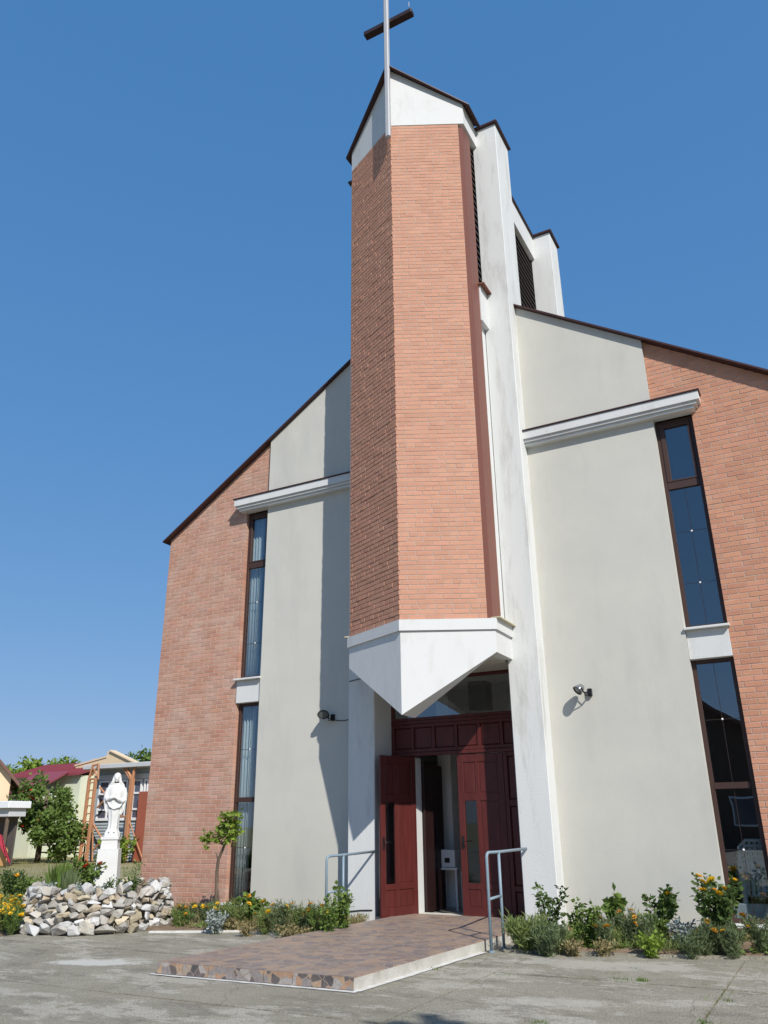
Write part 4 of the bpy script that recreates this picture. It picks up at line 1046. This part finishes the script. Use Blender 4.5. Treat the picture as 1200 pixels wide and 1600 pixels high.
# ------------------------------------------------------------------ left yard
plant('garden_bush', at(18, 1412), 'dark rounded garden bush beside the stone planter', 'bush', .62, .45, 900, .07, g_dark, seed=121, nst=12, wid=.35, low=.1, flowers='oo')
plant('garden_bush', at(38, 1418), 'light green bush at the planter edge', 'bush', .5, .34, 500, .09, g_mid, seed=122, nst=9, wid=.35, low=.1)
rg = random.Random(50)
for i in range(16):
    px, py = rg.uniform(-14, 42), rg.uniform(1418, 1458)
    if px > 30 and py > 1440: px -= 14
    plant('marigold', at(px, py), 'yellow marigold in the flower patch left of the stone planter', 'marigold', rg.uniform(.22, .34), .22, 320, .09, (g_fern, g_mid)[i % 2], 'fern', 'yyyyyyo'[:rg.randrange(3, 7)], 200 + i, 'yellow marigolds beside the stone planter', nst=8, low=.0)
# grass tufts (stuff)
gm = MB(); rg = random.Random(8)
def blades(x, y, n, h, r):
    for i in range(n):
        b = Vector((x + rg.gauss(0, r), y + rg.gauss(0, r), -.02)); d = Vector((rg.uniform(-.4, .4), rg.uniform(-.4, .4), 1)); w = Vector((rg.uniform(-1, 1), rg.uniform(-1, 1), 0)).normalized() * .006
        t = b + d * h * rg.uniform(.5, 1.2); gm.add([b - w, b + w, t], [(0, 1, 2)])
for i in range(900):
    t = rg.random(); d = 2.0 + 40 * t * t
    x = -6.8 - d * .8 + rg.uniform(-5, 3) * (.3 + t); y = -3.0 + d * .55 + rg.uniform(-4, 3) * (.3 + t)
    if (Vector((x, y, 0)) - PC).length < 1.5 or x > -6.6 and y > -1.7: continue
    blades(x, y, 26, .10 + .05 * t, .25 + .4 * t)
gm.build('grass', gmat('grass_blade', (.20, .20, .06), (.12, .17, .04), .2), kind='stuff', label='thin dry grass over the side yard', cat='grass')
gm = MB(); rg = random.Random(9)
for px, py, n, h in ((975, 1530, 30, .04), (1000, 1532, 34, .05), (988, 1513, 14, .03), (912, 1527, 14, .03), (1120, 1562, 18, .04), (1108, 1580, 10, .03), (1094, 1597, 16, .04), (680, 1514, 30, .04), (735, 1507, 16, .03), (845, 1598, 24, .04), (1093, 1537, 14, .03), (790, 1523, 10, .03), (1130, 1551, 10, .03), (960, 1520, 16, .03)):
    p = onZ(px, py, 0)
    for k in range(3): blades(p.x + rg.uniform(-.1, .1), p.y + rg.uniform(-.02, .02), n, h, .035)
for i in range(60):
    x = rg.uniform(1.6, 5.2); blades(x, -3.72 + rg.gauss(0, .012), rg.randrange(2, 9), .025, .02)
for i in range(26):
    blades(4.48 + rg.gauss(0, .01), rg.uniform(-6.2, -3.7), rg.randrange(2, 8), .025, .015)
gm.build('joint_weeds', g_mid, kind='stuff', label='small green weeds in the pavement joints', cat='weeds')

# ------------------------------------------------------------------ trees
def tree(name, loc, label, h, cr, chh, n, leaf, m, seed, trunk=.12, group=None, base=.3, flowers=None):
    rg = random.Random(seed); t = thing(name, loc, label, 'tree', group)
    mb = MB(); top = h - chh * .8
    mb.tube([(0, 0, -.1), (rg.uniform(-.1, .1), rg.uniform(-.1, .1), top * .5), (rg.uniform(-.15, .15), 0, top + chh * .2)], trunk, 8, trunk * .6)
    cl = []
    for i in range(26):
        d = rvec(rg); k = rg.random() ** .4
        c = Vector((d.x * cr * k, d.y * cr * k, h - chh + d.z * chh * .85 * k * .9 + rg.uniform(-.1, .1) * chh)); cl.append((c, cr * rg.uniform(.18, .38)))
    for c, r in cl[:12]: mb.tube([(0, 0, top * .75), (c * .5) + Vector((0, 0, top * .45)), c], trunk * .35, 5, trunk * .08)
    mb.build('trunk', m_bark, t, True)
    fo = MB()
    for i in range(n):
        c, r = cl[rg.randrange(len(cl))]; d = rvec(rg); p = c + d * r * rg.random() ** .5
        put_leaf(fo, p, rvec(rg) + d * .4 - Vector((0, 0, .2)), leaf * rg.uniform(.6, 1.3), leaf * .32, rg)
    fo.build('crown', m, t)
    if flowers:
        for i in range(flowers[1]):
            c, r = cl[rg.randrange(len(cl))]; d = rvec(rg); o = link('flower', FL_[flowers[0]], t, c + d * r * .95); o.scale = (1.3, 1.3, 1.3); o.rotation_euler = (rg.uniform(0, 3), rg.uniform(0, 3), 0)
    return t
p = onZ(58, 1346); tree('flowering_tree', (p.x, p.y, 0), 'dark green bushy tree with red blossoms before the mint wall', 4.6, 1.65, 2.1, 4600, .22, g_mid, 1, .14, flowers=('r', 26))
p = onZ(92, 1347); tree('oleander', (p.x, p.y, 0), 'lower spreading bush with white blossoms beside the flowering tree', 2.3, 1.25, 1.05, 3200, .2, g_mid, 2, .07, flowers=('w', 34))

# ------------------------------------------------------------------ background buildings
m_cream = mat('cream_render', (.70, .55, .36), .9, .3, .5, (.66, .52, .35))
m_mint = mat('mint_render', (.62, .66, .52), .9, .3, .5)
m_redroof = mat('red_sheet_roof', (.25, .055, .07), .5, .3, .8, (.21, .045, .06))
m_browroof = mat('brown_tile_roof', (.17, .09, .07), .8, .5, 3)
m_siding = mat('grey_siding', (.36, .41, .43), .6, .3, 1)
m_band = mat('light_steel', (.55, .56, .57), .55, .3, 1)
m_wpvc = mat('white_pvc', (.78, .79, .80), .5)
m_dglass = mat('far_glass', (.09, .09, .12), .08, spec=.8)
m_orange = mat('orange_paint', (.47, .225, .115), .6, .5, 2, (.38, .17, .09))
m_redpan = mat('rust_red_panel', (.33, .095, .055), .8, .4, 1)
Y1 = 17.4
def X1(px, py=1345, Y=Y1): return onY(px, py, Y).x
def Z1(px, py, Y=Y1): return onY(px, py, Y).z
# hall with windows
xh = X1(140, 1300); hh_ = Z1(150, 1197)
hall = thing('workshop_hall', (xh, Y1, 0), 'grey-sided hall with white windows behind the statue', 'building')
def lx(px, py): return onY(px, py, Y1).x - xh
zw0, zw1 = Z1(160, 1284), Z1(160, 1220)
mb = MB(); mb.box((0, .12, -.05), (16, 9, hh_ - .2)); mb.build('wall', m_siding, hall)
mb = MB(); nb = 13
for i in range(nb):
    z0 = zw0 * i / nb; mb.add([(0, .05, z0), (16, .05, z0), (16, .10, z0 + zw0 / nb), (0, .10, z0 + zw0 / nb), (0, .12, z0), (16, .12, z0)], [(0, 1, 2, 3), (4, 5, 1, 0)])
mb.build('siding', m_siding, hall, kind='stuff')
mb = MB(); mb.bbox((-.1, -.02, zw1 + .02), (16, .12, zw1 + .26), .01); mb.build('lintel_beam', m_band, hall)
mb = MB(); mb.bbox((-.35, -.6, hh_ - .2), (16.4, 9.4, hh_ + .02), .02); mb.build('roof', m_band, hall)
for a, b, ms in ((150, 197, (167.5, 183)), (203, 219, ()), (220.5, 236, (228,)), (238, 275, (250, 262))):
    xa, xb = lx(a + 2, 1250), lx(b, 1250); fo_ = MB(); k = .09
    wz0, wz1 = zw0 + .04, zw1
    fo_.bbox((xa, .0, wz0), (xa + k, .115, wz1)); fo_.bbox((xb - k, .0, wz0), (xb, .115, wz1)); fo_.bbox((xa + k, .002, wz0), (xb - k, .115, wz0 + k * 1.4)); fo_.bbox((xa + k, .002, wz1 - k), (xb - k, .115, wz1))
    for f_ in (.27, .66): zz = wz0 + (wz1 - wz0) * f_; fo_.bbox((xa + k, .004, zz - k / 2), (xb - k, .112, zz + k / 2))
    for mm in ms: xm_ = lx(mm, 1250); fo_.bbox((xm_ - k / 2, .006, wz0 + k), (xm_ + k / 2, .110, wz1 - k))
    wn = fo_.build('window', m_wpvc, hall)
    xs2 = [xa + k] + [lx(mm, 1250) for mm in ms] + [xb - k]; zs2 = [wz0 + k] + [wz0 + (wz1 - wz0) * f_ for f_ in (.27, .66)] + [wz1 - k]
    for i in range(len(xs2) - 1):
        for j in range(3): mb = MB(); mb.box((xs2[i], .06, zs2[j]), (xs2[i + 1], .07, zs2[j + 1])); mb.build('pane', m_dglass, wn)
mb = MB(); mb.bbox((lx(219, 1280), -.25, 0), (lx(236, 1280), -.05, Z1(225, 1237)), .01); mb.build('entrance_panel', m_redpan, hall)
# orange steel: lattice masts
def lattice(px, label, w=.44):
    x = onY(px, 1340, Y1 - 1.0).x
    t = thing('lattice_mast', (x, Y1 - 1.0, 0), label, 'mast', 'orange lattice masts'); H = Z1(140, 1218, Y1 - 1.0)
    for s in (0, 1): MB().bbox((s * w - .07, -.06, 0), (s * w + .07, .06, H), .01).build('chord', m_orange, t)
    z = .35
    while z < H:
        MB().bbox((.07, -.03, z - .03), (w - .07, .03, z + .03), .005).build('rung', m_orange, t); z += .36
    mb = MB(); mb.tube([(-.05, 0, H), (.12, 0, H + .66)], .045, 6); mb.tube([(.12, 0, H + .66), (w + .1, 0, H + .70)], .05, 6); mb.tube([(w + .1, 0, H + .70), (w + .18, 0, H)], .045, 6); mb.tube([(-.03, 0, H + .05), (w + .1, 0, H + .68)], .03, 6); mb.tube([(w + .16, 0, H + .05), (.12, 0, H + .64)], .03, 6); mb.tube([(-.05, 0, H + .02), (w + .05, 0, H + .02)], .05, 6)
    mb.build('bracket', m_orange, t); return t
lattice(125, 'orange lattice steel mast at the hall corner before the cream gable')
p = onY(195, 1335, Y1 - .4); po = thing('steel_post', (p.x, p.y, 0), 'orange steel post with forked head before the hall windows', 'post')
mb = MB(); Hp = Z1(204, 1216, Y1 - .4); mb.bbox((-.1, -.09, 0), (.1, .09, Hp), .01); mb.build('shaft', m_orange, po)
mb = MB(); mb.tube([(0, 0, Hp - .1), (-.5, 0, Hp + .55)], .07, 6); mb.tube([(0, 0, Hp - .1), (.1, 0, Hp + .5)], .08, 6); mb.tube([(-.15, 0, Hp - .05), (-.65, 0, Hp + .5)], .05, 6); mb.build('fork', m_orange, po)
mb = MB(); mb.tube([(0, 0, 1.9), (1.1, 0, .2)], .03, 6); mb.tube([(0, 0, 2.0), (-.6, 0, 2.0)], .05, 6); mb.build('brace', m_orange, po)
p = onY(155, 1345, Y1 - .3)
br = thing('cross_brace', (p.x, p.y, 0), 'rust-brown diagonal steel brace across the hall window', 'brace')
def bx_(px, py): q_ = onY(px, py, Y1 - .3); return (q_.x - p.x, 0, q_.z)
for a, b in (((156, 1230), (168, 1245)), ((168, 1245), (152, 1262)), ((146, 1288), (160, 1312)), ((160, 1312), (146, 1328))):
    MB().tube([bx_(*a), bx_(*b)], .05, 6).build('bar', m_orange, br)
MB().tube([(bx_(146, 1328)[0], 0, 0), bx_(147, 1230)], .04, 6).build('bar', m_orange, br)

# cream gabled house behind
Y2 = 23.0
x0 = onY(114, 1345, Y2).x
ch2 = thing('gabled_house', (x0, Y2, 0), 'cream gabled house rising behind the grey hall', 'house')
def P2_(px, py): v = onY(px, py, Y2); return (v.x - x0, 0, v.z)
bl = P2_(114, 1300); 
out = [(0, 0, -.05), (14, 0, -.05), (14, 0, 4.5), P2_(222, 1198), P2_(175, 1174), P2_(168, 1174), P2_(167, 1184), P2_(148, 1185.5), P2_(118, 1196), (P2_(118, 1196)[0], 0, 3)]
out[0] = (P2_(116, 1240)[0], 0, -.05); out[9] = (P2_(116, 1240)[0], 0, 3)
mb = MB(); mb.prism(out, (0, .35, 0)); mb.box((.5, .35, -.05), (13, 9, 4.3)); mb.build('wall', m_cream, ch2)
a, b = Vector(P2_(175, 1173)), Vector(P2_(222, 1197)); mb = MB(); mb.prism([a + Vector((-.1, -.12, -.02)), b + Vector((0, -.12, -.02)), b + Vector((0, -.12, .05)), a + Vector((-.1, -.12, .05))], (0, .5, 0)); mb.build('coping', m_cream, ch2)
a, b = Vector(P2_(117, 1197)), Vector(P2_(167, 1183)); mb = MB(); mb.prism([a + Vector((0, -.05, -.02)), b + Vector((0, -.05, -.02)), b + Vector((0, -.05, .07)), a + Vector((0, -.05, .07))], (0, .45, 0)); mb.build('coping', m_cream, ch2)
mb = MB(); mb.prism([(.4, .36, 4.3), (13.2, .36, 4.3), (6.8, .36, 5.0)], (0, 8.8, 0)); mb.build('roof', m_browroof, ch2)
wv = P2_(129.5, 1214); mb = MB(); mb.bbox((wv[0] - .14, -.03, wv[2] - .2), (wv[0] + .14, .02, wv[2] + .2), .01); mb.build('vent_window', m_black, ch2)
# mint house with red sheet roof
Y3 = 22.0; x3 = onY(117, 1300, Y3).x
mh = thing('red_roofed_house', (x3, Y3, 0), 'mint-walled house under a red sheet-metal roof', 'house')
zt3 = onY(110, 1212, Y3).z; xl = onY(10, 1300, Y3).x - x3
mb = MB(); mb.box((xl, 0, -.05), (-.05, 7, zt3)); mb.build('wall', m_mint, mh)
mb = MB(); zr3 = onY(100, 1197, Y3 + 2.5).z
mb.prism([(xl - .3, -.35, zt3 - .02), (.1, -.35, zt3 - .02), (.1, 2.5, zr3), (xl - .3, 2.5, zr3)], (0, 0, .10)); mb.prism([(xl - .3, 2.5, zr3), (.1, 2.5, zr3), (.1, 7.3, zt3), (xl - .3, 7.3, zt3)], (0, 0, .10)); rf3 = mb.build('roof', m_redroof, mh)
for i in range(26):
    t_ = i / 25; xx = xl - .3 + t_ * (.4 - xl); mb = MB(); mb.prism([(xx - .02, -.36, zt3 + .08), (xx + .02, -.36, zt3 + .08), (xx + .02, 2.5, zr3 + .105), (xx - .02, 2.5, zr3 + .105)], (0, 0, .05)); mb.build('seam', m_redroof, rf3)
lo = onY(62, 1215, Y3 - 1).x - x3; hi_ = onY(92, 1215, Y3 - 1).x - x3; zl = onY(70, 1238, Y3 - 2.5).z; 
mb = MB(); mb.prism([(lo - 1.2, -2.6, zl), (hi_, -2.6, zl), (hi_, -.3, zt3 + .15), (lo - 1.2, -.3, zt3 + .15)], (0, 0, .1)); mb.build('porch_roof', m_redroof, mh)
mb = MB(); mb.box((lo - 1.0, -2.3, -.05), (hi_ - .2, 0, zl)); mb.build('porch', m_mint, mh)
# cream house at the far left
Y4 = 14.5; o4 = onY(28, 1300, Y4); RZ4 = R_(54); d4 = Vector((math.cos(RZ4), math.sin(RZ4), 0)); n4 = Vector((-d4.y, d4.x, 0)); o4.z = 0
def on4(px, py):
    d = ray(px, py); q_ = CAM + d * (n4.dot(o4 - CAM) / n4.dot(d)) - o4; return q_.dot(d4), q_.z
lh = thing('brown_roofed_house', o4, 'cream house with a brown tiled gable at the yard edge', 'house', rz=RZ4)
ra, rb_ = on4(0, 1189), on4(30, 1226); slp = (ra[1] - rb_[1]) / (rb_[0] - ra[0]); zE = rb_[1]; xe = rb_[0]
ap_x = ra[0] - .2; ap_z = ra[1] + slp * .2
mb = MB(); mb.prism([(2 * ap_x - xe + .4, 0, -.05), (xe - .4, 0, -.05), (xe - .4, 0, zE + slp * .4 - .1), (ap_x, 0, ap_z - .1), (2 * ap_x - xe + .4, 0, zE + slp * .4 - .1)], (0, 8, 0)); mb.build('wall', m_cream, lh)
for s in (1, -1):
    mb = MB(); pts_ = [(ap_x, -.4, ap_z - .12), (ap_x + s * (xe - ap_x), -.4, zE - .12), (ap_x + s * (xe - ap_x), -.4, zE + .06), (ap_x, -.4, ap_z + .06)]
    if s < 0: pts_ = pts_[::-1]
    mb.prism(pts_, (0, 8.8, 0)); mb.build('roof', m_browroof, lh)
# garden stall with awning and red cloth
p = onZ(12, 1353); st = thing('garden_stall', (p.x, p.y, 0), 'open garden stall with white awning edge and ochre side panel', 'stall')
def S_(px, py, dy=0): v = onY(px, py, p.y + dy); return Vector((v.x - p.x, dy, v.z))
za = S_(10, 1263).z; xA = S_(22, 1263).x
mb = MB(); mb.bbox((-5, -.3, za), (xA, .9, za + .3), .02); mb.build('awning', m_wpvc, st)
mb = MB(); mb.bbox((-5, -.1, za - .36), (xA - .15, .8, za - .002), .02); mb.build('fascia', m_band, st)
mb = MB(); mb.box((-5, .6, -.02), (xA - .5, .7, za - .36)); mb.build('back_wall', m_intd, st)
for xx in (-4.8, xA - .4):
    mb = MB(); mb.bbox((xx, -.05, -.02), (xx + .12, .07, za - .3), .01); mb.build('post', m_bark, st)
v = S_(17, 1320); mb = MB(); mb.prism([(-5, -.3, 0), (v.x, -.3, 0), (v.x, -.3, v.z * .75), (v.x - .45, -.3, v.z + .1), (-5, -.3, v.z + .1)], (0, .2, 0)); mb.build('side_panel', mat('ochre_panel', (.62, .34, .13), .8, .4, 1), st)
cl = link('red_cloth', None, None, (p.x, p.y - .45, 0)); 
mb = MB(); nu, nv = 8, 10
a0, a1, b0, b1 = S_(6, 1298), S_(17, 1305), S_(26, 1335), S_(33, 1352)
for i in range(nu + 1):
    for j in range(nv + 1):
        u, w2 = i / nu, j / nv; q_ = (a0 * (1 - u) + a1 * u) * (1 - w2) + (b0 * (1 - u) + b1 * u) * w2
        mb.v.append((q_.x, .08 * math.sin(u * 9 + w2 * 3) - .05, q_.z - .12 * math.sin(math.pi * w2) * (1 - u)))
for i in range(nu):
    for j in range(nv): a = i * (nv + 1) + j; mb.f.append((a, a + 1, a + nv + 2, a + nv + 1))
bpy.data.objects.remove(cl)
cl = mb.build('red_cloth', mat('red_fabric', (.42, .035, .06), .8, .4, 2, sub=.2), None, True, (p.x, p.y - .45, 0), label='red cloth draped from the garden stall', cat='cloth')
sm2 = cl.modifiers.new('thick', 'SOLIDIFY'); sm2.thickness = .02
# low fence at the yard end
xa, xb = onZ(30, 1345).x, onZ(118, 1345).x; yf = onZ(80, 1345).y + .8
fe = thing('low_fence', (xa, yf, 0), 'low dark pipe fence along the far edge of the yard', 'fence')
for z in (.35, .7): MB().tube([(0, 0, z), (xb - xa, 0, z)], .035, 6).build('rail', m_frame, fe)
for i in range(6): MB().tube([((xb - xa) * i / 5, 0, -.05), ((xb - xa) * i / 5, 0, .78)], .04, 6).build('post', m_frame, fe)
p = onZ(205, 1346); plant('far_shrub', (p.x, p.y - 1.0, 0), 'bright green shrub at the foot of the hall', 'shrub', .95, .75, 700, .2, g_light, seed=301, nst=10, wid=.35, low=.0)
# far trees
for i, (px, Y, top, r) in enumerate(((25, 40, 1190, 2.2), (50, 41, 1180, 2.2), (75, 42, 1184, 2.0), (100, 41, 1182, 2.2), (120, 43, 1188, 2))):
    t_ = onY(px, top, Y); tree('far_tree', (t_.x, Y, 0), 'pale green treetop showing above the red sheet roof', t_.z, r, 2.0, 1500, .42, g_light, 400 + i, .2, 'treetops above the red roof')
t_ = onY(222, 1173, 44); tree('far_tree', (t_.x, 44, 0), 'round green tree showing between hall roof and brick corner', t_.z, 2.6, 2.4, 2600, .42, g_mid, 410, .25)

# ------------------------------------------------------------------ across the street, seen mirrored in the glass and as a tree shadow
oh = thing('opposite_house', (-2.2, -36, 0), 'gabled house across the yard, mirrored in the church windows', 'house')
mb = MB(); mb.prism([(-6, 0, -.05), (-6, 0, 5.2), (0, 0, 9.1), (6, 0, 5.2), (6, 0, -.05)], (0, -10, 0)); mb.build('wall', mat('shaded_house_wall', (.13, .085, .06), .9, .5, 2), oh)  # dark wall colour stands in for the house's shaded side
for s in (1, -1):
    pts_ = [(0, .5, 9.0), (s * 6.7, .5, 4.65), (s * 6.7, .5, 4.85), (0, .5, 9.25)]
    mb = MB(); mb.prism(pts_ if s < 0 else pts_[::-1], (0, -11, 0)); mb.build('roof', m_browroof, oh)
for xx in (-3.5, 0, 3.5):
    mb = MB(); mb.bbox((xx - .7, -.02, 1.2), (xx + .7, .06, 2.8), .02); wn = mb.build('window', m_wpvc, oh); mb = MB(); mb.box((xx - .6, .062, 1.3), (xx + .6, .07, 2.7)); mb.build('pane', m_dglass, wn)
tree('street_tree', (-15, -27, 0), 'broad tree across the yard, mirrored in the fanlight', 6.6, 2.8, 2.4, 3500, .4, g_mid, 501, .3)
tree('street_tree', (14, -40, 0), 'second broad tree beside the house across the yard', 9, 3.4, 3.2, 2500, .4, g_mid, 502, .3)
tree('yard_tree', (10.0, -13.2, 0), 'leafy yard tree throwing a shadow onto the pavement', 8.2, 1.55, 1.7, 3200, .26, g_mid, 503, .16)

# ------------------------------------------------------------------ inside: curtains, chairs, stand
def curtain(x0, x1, y, z0, z1, label):
    mb = MB(); n = 40
    for j, z in enumerate((z0, (z0 + z1) / 2, z1)):
        for i in range(n + 1):
            u = i / n; mb.v.append((x0 + (x1 - x0) * u, y + .022 * math.sin(u * 26 + j * .4), z))
    for j in range(2):
        for i in range(n): a = j * (n + 1) + i; mb.f.append((a, a + 1, a + n + 2, a + n + 1))
    o = mb.build('curtain', m_curt, None, True, label=label, cat='curtain'); 
    sd_ = o.modifiers.new('thick', 'SOLIDIFY'); sd_.thickness = .006
curtain(-4.77, -4.46, .31, .25, 3.8, 'pale curtain behind the tall lower window of the pale brick wing')
curtain(-4.77, -4.46, .31, 4.4, 8.0, 'pale curtain behind the upper window of the pale brick wing')
def chair(loc, rz, label):
    c = thing('plastic_chair', loc, label, 'chair', 'stacked white chairs behind the window', rz)
    mb = MB(); mb.bbox((-.21, -.20, .41), (.21, .22, .435), .012); mb.build('seat', m_plast, c)
    for sx in (-1, 1):
        for sy in (-1, 1): mb = MB(); mb.tube([(sx * .24, sy * .23, 0), (sx * .20, sy * .19, .42)], .026, 6, .03); mb.build('leg', m_plast, c)
        mb = MB(); mb.tube([(sx * .22, -.2, .42), (sx * .255, -.2, .62), (sx * .25, .12, .65), (sx * .21, .22, .62)], .022, 6); mb.build('armrest', m_plast, c)
    b = link('backrest', None, c); mb = MB(); mb.tube([(-.21, .21, .42), (-.22, .27, .78), (-.12, .30, .87), (.12, .30, .87), (.22, .27, .78), (.21, .21, .42)], .022, 6); mb.build('back_frame', m_plast, b)
    for i in range(5): mb = MB(); x = -.14 + i * .07; mb.bbox((x - .022, .235, .43), (x + .022, .25, .60), .004); mb.add([(x - .022, .235, .6), (x + .022, .235, .6), (x + .022, .29, .86), (x - .022, .29, .86)], [(0, 1, 2, 3)]); mb.build('back_slat', m_plast, b)
    return c
c0 = chair((4.50, .80, .09), R_(190), 'white plastic armchair in the stack behind the wide lower window')
for k in range(1, 5):
    c = copy_tree(c0); c.location = (4.50 + .012 * k, .80 - .018 * k, .09 + .075 * k)
mb = MB(); mb.bbox((A - .2, .42, .09), (B + .3, .50, .42), .01); mb.build('inner_sill_wall', m_plast, church)
p = onY(706, 1414, 1.40); fs = thing('white_stand', (p.x, 1.40, .09), 'white stand with a box just inside the doorway', 'stand')
mb = MB(); mb.bbox((-.2, -.16, .66), (.2, .16, .70), .006); mb.build('top', m_plast, fs)
for sx in (-1, 1):
    for sy in (-1, 1): mb = MB(); mb.tube([(sx * .17, sy * .13, 0), (sx * .16, sy * .12, .67)], .022, 6); mb.build('leg', m_plast, fs)
mb = MB(); mb.bbox((-.15, -.13, .702), (.15, .13, 1.0), .01); bxx = mb.build('box', m_plast, fs)
mb = MB(); mb.bbox((-.05, -.14, .78), (.05, -.131, .86), .003); mb.build('slot', m_black, bxx)
